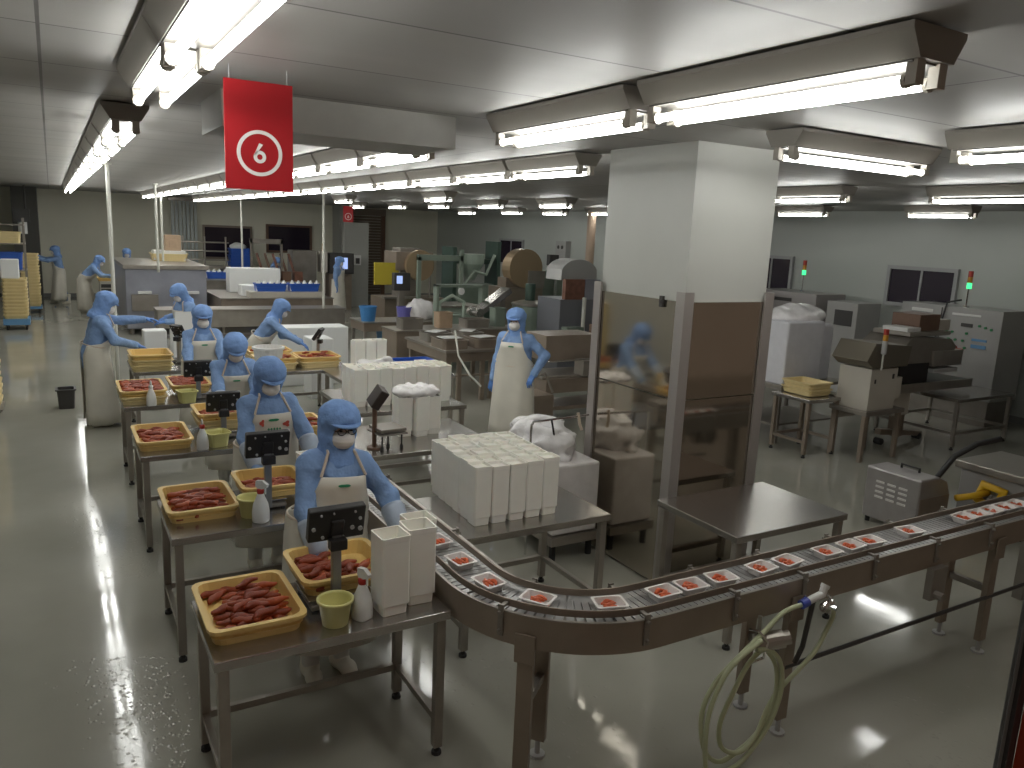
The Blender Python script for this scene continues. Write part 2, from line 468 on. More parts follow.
for i in range(28):
    b_.b2((10.55, Y1 - .09, .1 + i * .115), (11.9, Y1 - .04, .1 + i * .115 + .1))
dr = struct(b_.build('door_1', mat('brown_roller_door', (0.19, 0.145, 0.11), 0.5)))
for xa in (10.4, 11.9):
    MB().b2((xa, Y1 - .16, 0), (xa + .15, Y1, 3.55)).build('door_frame', BROWN, dr)
MB().b2((10.4, Y1 - .2, 3.32), (12.05, Y1, 3.6)).build('roller_box', mat('brown_frame', (0.24, 0.19, 0.15), 0.5), dr)
struct(MB().b2((9.85, 30.6, 0), (10.4, Y1, ZC)).build('column_back', WALL_L))
struct(MB().b2((-1.05, 29.8, 0), (-.35, Y1, ZC)).build('recess_left', mat('dark_recess', (0.07, 0.068, 0.06), 0.6)))  # solid box standing in for a recess, its darkness put into the colour
# right wall windows
def side_window(name, ya, yb, za, zb):
    w = struct(MB().b2((X1 - .03, ya, za), (X1 - .01, yb, zb)).build(name, DARK_GLASS))
    for q in (((ya - .07, za - .07), (ya, zb + .07)), ((yb, za - .07), (yb + .07, zb + .07)), ((ya, zb), (yb, zb + .07)), ((ya, za - .07), (yb, za))):
        MB().b2((X1 - .07, q[0][0], q[0][1]), (X1, q[1][0], q[1][1])).build('window_frame', mat('window_frame_grey', (0.33, 0.33, 0.33), 0.4), w)
    MB().b2((X1 - .05, (ya + yb) / 2 - .02, za), (X1 - .02, (ya + yb) / 2 + .02, zb)).build('window_bar', MATS['window_frame_grey'], w)
side_window('window_4', 8.5, 9.8, 1.88, 2.53)
side_window('window_5', 12.3, 13.4, 1.75, 2.58)
side_window('window_6', 24.2, 25.8, 1.8, 2.6)

# central pillar: plaster above, polished steel cladding below, corner guards
PX0, PX1, PY0, PY1 = 4.3, 5.2, 4.65, 5.75
pil = struct(MB().b2((PX0, PY0, 0), (PX1, PY1, ZC)).build('pillar', PILLAR))
cl = MB()
for (za, zb) in ((0.02, 1.62), (1.63, 2.42)):
    cl.b2((PX0 - .025, PY0, za), (PX0 - .004, PY1, zb)); cl.b2((PX0, PY0 - .025, za), (PX1, PY0 - .004, zb))
    cl.b2((PX1 + .004, PY0, za), (PX1 + .025, PY1, zb)); cl.b2((PX0, PY1 + .004, za), (PX1, PY1 + .025, zb))
cl.build('steel_cladding', MIRROR, pil)
for (px, py) in ((PX0, PY0), (PX0, PY1), (PX1, PY0), (PX1, PY1)):
    sx = 1 if px == PX0 else -1; sy = 1 if py == PY0 else -1
    MB().b2((px - sx * .05, py - sy * .05, 0), (px + sx * .05, py - sy * .03, 2.5)).b2((px - sx * .05, py - sy * .03, 0), (px - sx * .03, py + sy * .05, 2.5)).build(
        'corner_guard', mat('grey_corner_guard', (0.42, 0.39, 0.37), 0.35, 0.5), pil)
tag(MB().b2((PX0 - .05, 4.86, 2.36), (PX0 - .028, 4.9, 2.45)).cyl((PX0 - .05, 4.88, 2.405), (PX0 - .06, 4.88, 2.405), .012).build('wall_switch', DARK, None), 'small dark switch on the steel cladding of the white pillar', 'switch')

# ------------------------------------------------------------------ ceiling lights
def light_mesh(length):
    hb = MB().prism([(-.15, .17), (-.15, .15), (-.095, .062), (.095, .062), (.15, .15), (.15, .17)], (1, 0, 0), (0, 0, 1), (0, 1, 0), (0, -length / 2, 0), length)
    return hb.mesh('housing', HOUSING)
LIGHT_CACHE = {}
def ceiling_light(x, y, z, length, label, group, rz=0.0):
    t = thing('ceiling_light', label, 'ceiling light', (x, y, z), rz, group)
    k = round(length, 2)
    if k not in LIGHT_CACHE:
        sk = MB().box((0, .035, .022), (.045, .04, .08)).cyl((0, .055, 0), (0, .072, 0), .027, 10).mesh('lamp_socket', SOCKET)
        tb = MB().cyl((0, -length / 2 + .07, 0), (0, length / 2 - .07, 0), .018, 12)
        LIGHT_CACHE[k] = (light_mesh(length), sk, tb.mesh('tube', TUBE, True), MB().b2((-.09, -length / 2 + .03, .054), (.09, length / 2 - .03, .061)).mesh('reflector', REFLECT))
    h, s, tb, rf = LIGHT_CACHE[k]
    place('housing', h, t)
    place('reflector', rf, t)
    for sx in (-.062, .062):
        place('lamp_socket', s, t, (sx, -length / 2, 0)); place('lamp_socket', s, t, (sx, length / 2, 0), (0, 0, PI))
        place('tube', tb, t, (sx, 0, 0))
    rod = max(0.0, ZC - z - .17)
    if rod > .01:
        MB().b2((-.05, -length * .42, .165), (.05, length * .42, .165 + rod)).build('mounting_rail', HOUSING, t)
    return t
ORD = ['first', 'second', 'third', 'fourth', 'fifth', 'sixth', 'seventh', 'eighth', 'ninth', 'tenth', 'eleventh', 'twelfth', 'thirteenth', 'fourteenth',
       'fifteenth', 'sixteenth', 'seventeenth', 'eighteenth', 'nineteenth', 'twentieth']
LR = 'row of twin-tube lights above the left aisle'
for i, y in enumerate([2.68, 3.97] + [6.75 + 1.36 * k for k in range(15)]):  # furthest fixtures of this row are added to brighten the back wall
    ceiling_light(.48, y, 3.47, 1.28, '%s twin-tube light from the front in the row above the left aisle' % ORD[i], LR)
MR = 'row of twin-tube lights right of the red sign'
for i, y in enumerate([2.42, 3.95] + [6.6 + 1.36 * k for k in range(16)]):  # row carried on at its far end, extra fixtures added to light the back
    ceiling_light(2.62, y, 3.47, 1.42 if i < 2 else 1.3, '%s twin-tube light from the front in the row right of the red sign' % ORD[i], MR)
PR = 'row of twin-tube lights passing left of the pillar'
for i in range(17):  # last fixtures are added beyond the row's end to lift the dim back wall
    ceiling_light(4.28, 6.7 + 1.34 * i, 3.47, 1.28, '%s twin-tube light from the pillar in the long row behind it' % ORD[i], PR)
ceiling_light(4.92, 3.72, 3.47, 1.5, 'twin-tube ceiling light running crosswise in front of the pillar', 'lights right of the pillar', PI / 2)
ceiling_light(5.0, 2.35, 3.47, 1.4, 'twin-tube ceiling light at the right edge of the photo, beside the crosswise light', 'lights right of the pillar')
BR = 'lights over the machines'
for i, (x, y, where) in enumerate([(8.95, 5.1, 'nearest of the scattered lights at the right edge'), (8.45, 7.0, 'upper of two lights just right of the pillar'),
        (12.4, 10.4, 'lower of two lights just right of the pillar'), (12.6, 7.8, 'light above the wall window with the control cabinet'),
        (6.84, 14.85, 'nearest light over the depositing machines'), (6.55, 20.0, 'light nearest the small far red sign'),
        (9.2, 14.1, 'light right over the tall grey tower machine'), (9.2, 16.95, 'light left of the one over the tower machine'), (9.05, 19.6, 'third light along the row over the depositing machines'),
        (8.95, 22.3, 'fourth light along the row over the depositing machines'), (8.6, 24.9, 'furthest light in front of the brown roller door'),
        (12.6, 17.1, 'light just left of the pillar top, near the right wall'), (12.5, 19.2, 'second light along the right wall row left of the pillar'), (12.2, 21.1, 'third light along the right wall row left of the pillar'), (12.28, 24.3, 'furthest light along the right wall row')]):
    ceiling_light(x, y, 3.47, 1.15, 'short twin-tube ceiling light, ' + where, BR)

# ------------------------------------------------------------------ hanging red signs
def red_sign(x, y, z0, w, h, label, digit):
    t = thing('hanging_sign', label, 'sign', (x, y, z0), 0)
    MB().b2((-w / 2, -.006, 0), (w / 2, .006, h)).build('sign_board', RED, t)
    cz = h * .345; R = w * .335; n = 56
    g = MB(); yf = -.0085
    ring = lambda r0, r1, c, k0=0, k1=1: None
    def arc(r0, r1, cx, czz, a0=0, a1=2 * PI, n=48):
        vs = []; fs = []
        for k in range(n + 1):
            a = a0 + (a1 - a0) * k / n
            for yy in (yf, -.004):
                vs += [(cx + r0 * math.cos(a), yy, czz + r0 * math.sin(a)), (cx + r1 * math.cos(a), yy, czz + r1 * math.sin(a))]
        for k in range(n):
            o = 4 * k; p = o + 4
            fs += [(o, o + 1, p + 1, p), (o + 1, o + 3, p + 3, p + 1), (o + 2, o, p, p + 2), (o + 3, o + 2, p + 2, p + 3)]
        g.add(vs, fs)
    arc(R * .84, R, 0, cz)
    b = R * .27
    arc(b * .45, b * 1.02, 0, cz - R * .16)
    # slanting stroke of the figure six
    vs = []
    for yy in (yf, -.004):
        vs += [(-b * 1.0, yy, cz - R * .12), (-b * .5, yy, cz - R * .02), (b * .52, yy, cz + R * .38), (-b * .08, yy, cz + R * .44)]
    g.add(vs, [(0, 1, 2, 3), (7, 6, 5, 4), (0, 4, 5, 1), (1, 5, 6, 2), (2, 6, 7, 3), (3, 7, 4, 0)])
    g.build('number_six', WHITE_PAINT, t)
    for sx in (-.42, .42):
        MB().cyl((sx * w, 0, h), (sx * w, 0, ZC - z0), .0025, 6).build('hanging_wire', KNOB, t)
    return t
red_sign(.935, 4.2, 3.055, .335, .525, 'large red hanging sign with white circled 6 near the ceiling', 6)
red_sign(6.0, 18.0, 2.97, .24, .36, 'tiny far red hanging sign near the brown roller door', 6)
# thin white conduit drops
for (x, y, z1, lab) in ((.77, 13.4, 1.0, 'thin white conduit pole dropping in front of the tank, leftmost of the poles'), (2.15, 20.4, 1.6, 'thin white conduit pole behind the grey tank, left one of the close pair'),
                        (2.55, 23.0, 1.6, 'thin white conduit pole behind the grey tank, right one of the close pair'), (5.0, 25.0, 1.0, 'thin white conduit pole below the red sign, beside the blue bins'),
                        (5.6, 18.6, .9, 'thin white conduit pole beside the worker at the far blue buckets')):
    tag(MB().cyl((x, y, z1 if z1 > 1 else 0), (x, y, ZC), .03, 10).lathe([(.06, ZC - .03), (.06, ZC)], (x, y, 0)).build('conduit_pole', PIPE, None, smooth=False), lab, 'pole')

# ------------------------------------------------------------------ steel tables
def table(x0, x1, y0, y1, zt, label, rails=('l', 'r', 'b'), zr=.22, top=STEEL_TOP, leg=STEEL, thick=.05, group='steel work tables', foot=True):
    cx, cy = (x0 + x1) / 2, (y0 + y1) / 2; w, d = x1 - x0, y1 - y0
    t = thing('steel_table', label, 'table', (cx, cy, 0), 0, group)
    MB().b2((-w / 2, -d / 2, zt - .006), (w / 2, d / 2, zt)).b2((-w / 2, -d / 2, zt - thick), (w / 2, -d / 2 + .012, zt - .004)).b2((-w / 2, d / 2 - .012, zt - thick), (w / 2, d / 2, zt - .004)).b2(
        (-w / 2, -d / 2 + .012, zt - thick), (-w / 2 + .012, d / 2 - .012, zt - .004)).b2((w / 2 - .012, -d / 2 + .012, zt - thick), (w / 2, d / 2 - .012, zt - .004)).build('tabletop', top, t, bevel=.003)
    ins = .045
    for sx in (-1, 1):
        for sy in (-1, 1):
            lx, ly = sx * (w / 2 - ins), sy * (d / 2 - ins)
            l = MB().b2((lx - .026, ly - .026, .05), (lx + .026, ly + .026, zt - .008)).build('leg', leg, t, bevel=.004)
            if foot: MB().cyl((lx, ly, .0), (lx, ly, .02), .028, 10).cyl((lx, ly, .02), (lx, ly, .055), .014, 8).build('foot', RUBBER, l)
    R = dict(l=((-w / 2 + ins, -d / 2 + ins), (-w / 2 + ins, d / 2 - ins)), r=((w / 2 - ins, -d / 2 + ins), (w / 2 - ins, d / 2 - ins)),
             b=((-w / 2 + ins, d / 2 - ins), (w / 2 - ins, d / 2 - ins)), f=((-w / 2 + ins, -d / 2 + ins), (w / 2 - ins, -d / 2 + ins)))
    for k in rails:
        (ax, ay), (bx, by) = R[k]
        if k in 'lr': MB().b2((ax - .018, ay + .026, zr - .02), (ax + .018, by - .026, zr + .02)).build('rail', leg, t)
        else: MB().b2((ax + .026, ay - .018, zr - .02), (bx - .026, ay + .018, zr + .02)).build('rail', leg, t)
    return t
ZT = .88
TABLES = [(.535, 1.752, 3.5, 4.19), (.55, 1.68, 5.11, 5.93), (.545, 1.68, 7.09, 7.97), (.56, 1.68, 9.08, 9.91), (.82, 1.7, 11.15, 12.1)]
TL = ['frontmost steel table of the packing row, two tall white container stacks on its right end', 'second steel table from the front in the packing row, bucket beside its tray',
      'third steel table from the front in the packing row', 'fourth steel table from the front in the packing row', 'furthest steel table of the packing row, beside the side-on worker in a long apron']
for q, l in zip(TABLES, TL): table(*q, ZT, l)
table(2.253, 3.476, 4.35, 5.224, ZT, 'steel table inside the conveyor bend carrying the big block of white containers', rails=('l', 'r', 'b'))
table(4.02, 5.205, 3.612, 4.467, ZT, 'empty steel table in front of the pillar', rails=('b',))
table(2.262, 3.641, 6.409, 7.477, ZT, 'steel table behind the front worker with the small scale and wrapped white stacks', rails=('l', 'r', 'b', 'f'))
table(2.767, 4.127, 8.011, 9.37, ZT, 'steel table under the long block of white containers', rails=('l', 'r', 'b', 'f'))
table(2.33, 3.641, 10.681, 12.235, ZT, 'steel table with yellow trays beside the bending worker', rails=('l', 'r', 'b', 'f'))

# ------------------------------------------------------------------ yellow trays and roe
def roe_mesh(seed, m):
    rnd = random.Random(seed)
    L = .062; pts = []; rad = []
    bend = rnd.uniform(-.018, .018)
    for k in range(9):
        u = k / 8
        pts.append(((u - .5) * 2 * L, bend * math.sin(PI * u) + .004 * math.sin(7 * u + seed), .003 * math.sin(9 * u + seed)))
        rad.append(max(.004, .021 * (math.sin(PI * min(max(u, .04), .96)) ** .45) * (1 - .25 * u) * (1 + .1 * math.sin(12 * u + seed))))
    return MB().tube(pts, .02, 10, radii=rad).mesh('roe_sac', m, True)
ROE_M = [roe_mesh(i, ROE[i % 3]) for i in range(6)]
ROE_SMALL = [roe_mesh(20 + i, ROE_BRIGHT) for i in range(3)]
TRAY_H = .09
TRAY_ME = {}
def yellow_tray(x, y, z, w, d, label, m=YELLOW, h=TRAY_H, rz=0.0, group='yellow trays'):
    k = (round(w, 2), round(d, 2), m.name, round(h, 3))
    if k not in TRAY_ME:
        TRAY_ME[k] = MB().openbox(w, d, h, taper=.94, rim=.016, rimh=.016, ribs=(h * .45,)).mesh('yellow_tray', m)
    o = place('yellow_tray', TRAY_ME[k], None, (x, y, z), (0, 0, rz))
    return tag(o, label, 'tray', group)
ROE_COUNT = [0]
def fill_roe(x, y, z, w, d, n, label, group, rnd, holes=()):
    nx = max(2, int(w * .8 / .085)); ny = max(2, int(d * .84 / .05))
    k = 0
    for layer in range(3):
        for j in range(ny):
            for i in range(nx):
                if k >= n: return
                px = (i + .5) / nx - .5 + rnd.uniform(-.1, .1) / nx; py = (j + .5) / ny - .5 + rnd.uniform(-.3, .3) / ny
                if layer and (abs(px) > .36 or abs(py) > .38 or rnd.random() < .3): continue
                if any(abs(px - hx) < hr and abs(py - hy) < hr for hx, hy, hr in holes): continue
                o = place('roe_sac', rnd.choice(ROE_M), None, (x + px * (w - .155), y + py * (d - .1), z + .034 + layer * .025 + rnd.uniform(0, .008)),
                          (rnd.uniform(-.2, .2), rnd.uniform(-.15, .15), rnd.gauss(.15, .4)), [rnd.uniform(1.0, 1.2)] * 3)
                tag(o, label, 'roe', group)
                k += 1; ROE_COUNT[0] += 1
def roe_heap(x, y, z, w, d, label, group, rnd, fill=1.0):
    me = ROE_M[0]; V = []; F = []; mi = []
    mb = MB()
    src = [(np.array([v.co[:] for v in m.vertices]), [tuple(p.vertices) for p in m.polygons]) for m in ROE_M]
    nx = max(2, int(w * .8 / .085)); ny = max(2, int(d * .84 / .05))
    for layer in range(3):
        for j in range(ny):
            for i in range(nx):
                if rnd.random() > fill or (layer and rnd.random() < .3): continue
                q = rnd.randrange(6); vs, fs = src[q]
                R = np.array(Matrix.Rotation(rnd.gauss(.15, .4), 3, 'Z'))
                px = ((i + .5) / nx - .5) * w * .8; py = ((j + .5) / ny - .5) * d * .82
                mb.m = q % 3
                mb.add((vs @ R.T + np.array([px, py, .03 + .026 * layer])).tolist(), fs)
    o = mb.build('roe_heap', ROE, None, (x, y, z), smooth=True)
    tag(o, label, 'roe', group); o['kind'] = 'stuff'
    return o
rnd = random.Random(3)
tz = ZT + .012
def tray_with_roe(x0, x1, y0, y1, lab, n, where, stack=0, heap=False, fill=1.0, z=ZT, holes=(), group='yellow trays on the packing tables'):
    cx, cy, w, d = (x0 + x1) / 2, (y0 + y1) / 2, x1 - x0, y1 - y0
    zz = z
    for s in range(stack):
        yellow_tray(cx, cy, zz, w, d, ['pale yellow tray under the roe tray %s', 'lowest pale yellow tray in the stack %s', 'spare pale tray %s'][s] % where, YELLOW_PALE, group=group); zz += .066
    yellow_tray(cx, cy, zz, w, d, lab, group=group)
    if heap: roe_heap(cx, cy, zz, w, d, 'heap of red fish roe in the yellow tray ' + where, 'roe in trays', rnd, fill)
    elif n: fill_roe(cx, cy, zz, w, d, n, 'red roe sac heaped in the yellow tray ' + where, 'roe sacs in the tray ' + where, rnd, holes)
tray_with_roe(0.534, 1.015, 3.612, 4.214, 'large yellow tray of red roe on the front-left of the frontmost table', 68, 'at the left of the frontmost table', holes=((-.42, .2, .14),))
tray_with_roe(1.039, 1.554, 3.806, 4.311, 'yellow tray half full of roe in front of the worker with glasses', 34, 'before the worker with glasses', holes=((.25, .3, .3),), z=ZT + .067)
tray_with_roe(0.553, 1.029, 5.34, 5.952, 'yellow tray of red roe on the second table from the front', 62, 'at the left of the second table')
tray_with_roe(1.058, 1.534, 5.45, 5.93, 'yellow tray of roe beside the scale on the second table', 24, 'beside the scale on the second table', z=ZT + .067)
tray_with_roe(0.534, 1, 7.205, 7.914, 'yellow tray of red roe on the third table from the front', 56, 'at the left of the third table')
tray_with_roe(1.078, 1.554, 7.525, 8.059, 'yellow tray on top of a pale one beside the scale of the third table', 24, 'beside the scale of the third table', stack=1, z=ZT + .067)
tray_with_roe(0.534, 1.01, 9.127, 9.856, 'yellow tray of red roe on the fourth table, on a pale tray', 0, 'at the left of the fourth table', stack=1, heap=True)
tray_with_roe(1.068, 1.505, 9.322, 9.953, 'small yellow tray of roe right of the spray bottle on the fourth table', 0, 'right of the fourth table', heap=True, z=ZT + .067)
tray_with_roe(0.796, 1.321, 11.118, 11.749, 'yellow tray topmost of the stack at the side-on worker', 0, 'at the side-on worker', stack=2, heap=False)
tray_with_roe(2.35, 2.913, 10.827, 11.361, 'yellow tray nearest left on the table of the bending worker', 0, 'nearest the bending worker, left', stack=1, heap=True, fill=.25)
tray_with_roe(2.932, 3.534, 10.827, 11.409, 'yellow tray at the right corner of the table of the bending worker', 0, 'at the right corner near the bending worker', stack=1, heap=True, fill=.3)
tray_with_roe(2.379, 3.01, 11.506, 12.089, 'yellow tray right in front of the bending worker', 0, 'right in front of the bending worker', stack=1, heap=True, fill=.3)
tray_with_roe(1.84, 2.12, 6.85, 7.4, 'yellow tray just behind the left shoulder of the worker with glasses', 0, 'behind the worker with glasses', heap=True, fill=.3, z=.995)

# ------------------------------------------------------------------ buckets, bottles, scales
BUCKET_ME = MB().lathe([(.062, 0), (.066, .004), (.084, .125), (.094, .127), (.095, .14), (.086, .142), (.08, .128), (.064, .012), (.0, .01)], n=28).mesh('bucket', LEMON, True)
BUCKET_SQ = MB().lathe([(.07, 0), (.075, .004), (.093, .12), (.105, .122), (.106, .135), (.096, .137), (.088, .12), (.07, .012), (.0, .01)], n=32, sq=6).mesh('tub', LEMON, False)
def bucket(x, y, lab, sq=False, z=ZT, s=1.0):
    return tag(place('bucket', BUCKET_SQ if sq else BUCKET_ME, None, (x, y, z), (0, 0, .2), (s, s, s)), lab, 'bucket', 'pale yellow buckets')
bucket(1.151, 3.632, 'pale yellow round bucket at the front edge of the frontmost table')
bucket(1.09, 5.345, 'pale yellow bucket behind the spray bottle on the second table')
bucket(1.194, 7.234, 'pale yellow square tub beside the bottle on the third table', True)
bucket(1.204, 9.147, 'pale yellow square tub on the fourth table', True)
def spray_bottle(x, y, lab, rz=0.0, trigger=True, capm=None, s=1.0, z=ZT):
    capm = capm or mat('red_bottle_cap', (0.45, 0.03, 0.02), 0.4)
    t = thing('spray_bottle', lab, 'bottle', (x, y, z), rz, 'spray bottles')
    t.scale = (s, s, s)
    MB().lathe([(.046, 0), (.05, .006), (.05, .07), (.043, .12), (.022, .175), (.018, .195)], n=20, sq=3).build('bottle_body', mat('milky_bottle', (0.78, 0.78, 0.76), 0.3, sss=.1), t, smooth=True)
    MB().lathe([(.021, .19), (.023, .2), (.023, .22), (.015, .225)], n=16).build('cap', capm, t, smooth=True)
    if trigger:
        MB().prism([(-.055, .255), (-.05, .235), (-.012, .222), (.014, .222), (.03, .24), (.026, .275), (-.02, .28)], (0, 1, 0), (0, 0, 1), (1, 0, 0), (-.012, 0, 0), .024).box((0, -.035, .215), (.01, .008, .05)).build('spray_head', mat('white_spray_head', (.75, .75, .73), .4), t)
    else:
        MB().lathe([(.012, .22), (.01, .26), (.004, .275)], n=12).build('nozzle', PAPER, t, smooth=True)
    return t
spray_bottle(1.296, 3.632, 'white spray bottle with red collar beside the bucket on the frontmost table', .4)
spray_bottle(1.13, 5.215, 'squat white spray bottle in front of the bucket on the second table', .8, s=1.05)
spray_bottle(1.058, 7.166, 'slim white bottle with dark red top on the third table', 0, trigger=False)
spray_bottle(0.835, 9.098, 'slim white bottle with pale cap in front of the fourth table tray', 0, trigger=False, capm=PAPER)
def scale_unit(x, y, lab, tilt=.25, yaw=0.0, zdisp=1.16, z=ZT, pan=True, w=.3, h=.19):
    t = thing('weighing_scale', lab, 'scale', (x, y, z), yaw, 'weighing scales with black displays')
    zd = zdisp - z
    MB().b2((-.13, .0, .012), (.13, .3, .04)).build('base', STEEL_DARK, t, bevel=.006)
    for (fx, fy) in ((-.11, .02), (.11, .02), (-.11, .28), (.11, .28)): MB().cyl((fx, fy, 0), (fx, fy, .012), .016, 8).build('foot', RUBBER, t)
    if pan: MB().b2((-.14, .02, .055), (.14, .3, .065)).b2((-.02, .14, .04), (.02, .18, .056)).build('weighing_pan', STEEL_TOP, t, bevel=.004)
    MB().b2((-.024, -.02, .02), (.024, .02, zd - .06)).build('post', KNOB if False else mat('grey_post', (0.3, 0.3, 0.3), 0.35, 0.6), t, bevel=.004)
    R = Matrix.Rotation(tilt, 3, 'X')
    d = MB().box((0, 0, zd), (w, .05, h), mx=R).box((0, -.012, zd - .02), (.07, .05, .09), mx=R)
    dd = d.build('display', BLACK, t, bevel=.008)
    for (kx, kz, r) in ((-w * .42, -h * .05, .011), (w * .42, -h * .22, .013), (w * .40, h * .12, .009), (w * .27, -h * .15, .012), (-w * .3, h * .36, .006), (w * .3, h * .36, .006), (-w * .08, h * .38, .005), (w * .12, -h * .4, .006), (-w * .25, -h * .35, .009)):
        p = R @ Vector((kx, -.025, kz)); q = R @ Vector((kx, -.034, kz))
        MB().cyl((p.x, p.y, p.z + zd), (q.x, q.y, q.z + zd), r, 8).build('knob', KNOB, dd)
    MB().box((0, -.03, zd - .11), (.09, .06, .06)).build('bracket', BLACK, t, bevel=.006)
    return t
scale_unit(1.2, 3.775, 'weighing scale with black display in front of the worker with glasses', zdisp=1.375)
scale_unit(1.225, 5.41, 'weighing scale with black display in front of the worker with the printed bib', zdisp=1.37)
scale_unit(1.291, 7.457, 'weighing scale with black display on the third table', zdisp=1.24)
scale_unit(1.34, 9.244, 'weighing scale with black display on the fourth table', zdisp=1.24)
scale_unit(1.456, 11.701, 'weighing scale with tilted dark display between the two far workers', tilt=.5, yaw=-.9, zdisp=1.34, w=.2, h=.2)
scale_unit(3.35, 11.409, 'weighing scale with tilted grey display beside the bending worker', tilt=.6, yaw=1.0, zdisp=1.29, w=.2, h=.2)
# small scale with three-legged pan
t = thing('weighing_scale', 'small scale with tilted dark head and three-legged pan behind the front worker', 'scale', (2.476, 6.65, ZT), .1)
MB().cyl((0, 0, 0), (0, 0, .42), .022, 12).cyl((0, 0, 0), (0, 0, .015), .07, 14).build('post', BROWN, t)
R = Matrix.Rotation(.5, 3, 'Y') @ Matrix.Rotation(.3, 3, 'X')
MB().box((.03, 0, .48), (.09, .16, .19), mx=R).build('display', mat('dark_display', (.05, .035, .03), .4), t, bevel=.01)
MB().box((.055, -.01, .53), (.06, .12, .02), mx=R).build('display_cap', KNOB, t)
MB().b2((.0, -.14, .17), (.26, .12, .2)).b2((-.01, -.15, .14), (.27, .13, .155)).build('weighing_pan', STEEL_DARK, t, bevel=.005)
for (px, py) in ((.03, -.1), (.13, -.02), (.23, -.1)):
    MB().cyl((px, py, 0), (px, py, .14), .008, 8).lathe([(.016, 0), (.018, .02), (.008, .04)], (px, py, 0), 10).build('pan_leg', BLACK, t)

# ------------------------------------------------------------------ tall white containers
def container_mesh(w, d, h, deep=.022):
    mb = MB(); t = .007
    def rect(hw, hd, z, r=.012):
        return [(sx * (hw - r) + r * math.cos(a), sy * (hd - r) + r * math.sin(a), z) for (sx, sy, a0) in ((1, 1, 0), (-1, 1, PI / 2), (-1, -1, PI), (1, -1, 1.5 * PI)) for a in (a0, a0 + PI / 4, a0 + PI / 2)]
    W, D = w / 2, d / 2
    prof = [(.8, 0), (.84, .004), (.88, .055), (.975, .06)]
    rings = [rect(W * k, D * k, z) for k, z in prof]
    rings += [rect(W * .985, D * .985, h - .03), rect(W, D, h - .028), rect(W, D, h), rect(W - t, D - t, h), rect(W * .9, D * .9, h - deep)]
    n = len(rings[0]); vs = [p for r in rings for p in r]; fs = [tuple(reversed(range(n)))]
    for i in range(len(rings) - 1):
        for k in range(n):
            fs.append((i * n + k, i * n + (k + 1) % n, (i + 1) * n + (k + 1) % n, (i + 1) * n + k))
    fs.append(tuple(range((len(rings) - 1) * n, len(rings) * n)))
    return mb.add(vs, fs).mesh('container_stack', CONT_WHITE)
C_BIG = container_mesh(.165, .165, .44, .09); C_MID = container_mesh(.137, .137, .43); C_LOW = container_mesh(.15, .15, .4)
def container(me, x, y, z, lab, group, rz=0.0, sz=1.0):
    return tag(place('white_container', me, None, (x, y, z), (0, 0, rz), (1, 1, sz)), lab, 'container', group)
g = 'tall white containers on the frontmost table'
container(C_BIG, 1.456, 3.651, ZT, 'tall milky white container nearest the spray bottle on the frontmost table', g, .05)
container(C_BIG, 1.636, 3.709, ZT, 'middle of three tall white containers on the frontmost table, with its open top seen', g, -.04)
container(C_BIG, 1.714, 3.884, ZT, 'tall white container at the back right of the frontmost table, beside the conveyor', g, .02, .93)
g = 'block of white containers on the table inside the conveyor bend'
for j in range(6):
    for i in range(5):
        lab = 'white container in the block inside the bend, %s row from front, %s from left' % (ORD[j], ORD[i])
        container(C_MID, 2.485 + i * .139 + rnd.uniform(-.003, .003) + .006 * j, 4.59 + j * .1355, ZT, lab, g, rnd.uniform(-.03, .03), rnd.uniform(.97, 1.03) + (.05 if (j, i) == (3, 2) else 0))
g = 'long block of white containers on the far steel table'
for j in range(3):
    for i in range(8):
        container(C_LOW, 2.915 + i * .151, 8.35 + j * .155, ZT, 'white container in the long far block, %s row from front, %s from left' % (ORD[j], ORD[i]), g, rnd.uniform(-.03, .03), rnd.uniform(1.05, 1.1))
g = 'wrapped white stacks on the table behind the front worker'
for i, (x, y, s, l) in enumerate(((2.9, 6.99, .98, 'front left'), (3.053, 6.94, 1.0, 'front middle'), (3.206, 6.99, .97, 'front right'), (2.94, 7.15, 1.03, 'back left'), (3.11, 7.16, 1.06, 'back right'))):
    container(C_LOW, x, y, ZT, 'white container of the bag-wrapped cluster behind the front worker, %s one' % l, g, rnd.uniform(-.1, .1), s)
def lump(name, c, r, m, lab, cat, seed=1, freq=14, amp=.02, h=.02, flat=None, parent=None):
    rs = np.random.RandomState(seed)
    K = rs.normal(size=(7, 3)) * freq; ph = rs.uniform(0, 6.28, 7)
    def f(P):
        d = ell(P, (0, 0, 0), r)
        d = d + amp * np.sin(P @ K.T + ph).mean(1) * 2.2
        if flat is not None: d = np.maximum(d, flat - P[:, 2])
        return d
    e = 1.35
    V, F = surface_nets(f, [-x * e - .03 for x in r], [x * e + .03 for x in r], h)
    o = bpy.data.objects.new(name, np_mesh(name, V, F, m)); COL.objects.link(o); o.location = c
    if parent is not None: o.parent = parent
    elif lab: tag(o, lab, cat)
    return o
lump('plastic_bag', (3.05, 7.06, ZT + .43), (.25, .19, .06), BAG, 'crumpled clear bag pulled over the container cluster behind the front worker', 'bag', 3, 34, .014, .011)
for i, (x, y) in enumerate(((3.52, 10.1), (3.675, 10.1), (3.83, 10.11), (3.56, 10.27), (3.76, 10.28))):
    container(C_LOW, x, y, ZT, 'white container of the wrapped cluster behind the long far block, %s from the left' % ORD[i], 'wrapped white stacks behind the long block', 0, 1.25 if i < 3 else 1.15)
lump('plastic_bag', (3.74, 9.98, ZT + .12), (.36, .12, .13), BAG, 'wrinkled clear bag slumped around the wrapped stacks behind the long far block', 'bag', 5, 22, .03, .02, flat=-.115)
table(3.204, 4.855, 9.807, 10.681, ZT, 'steel table behind the long far block, with a blue crate', rails=('b',))
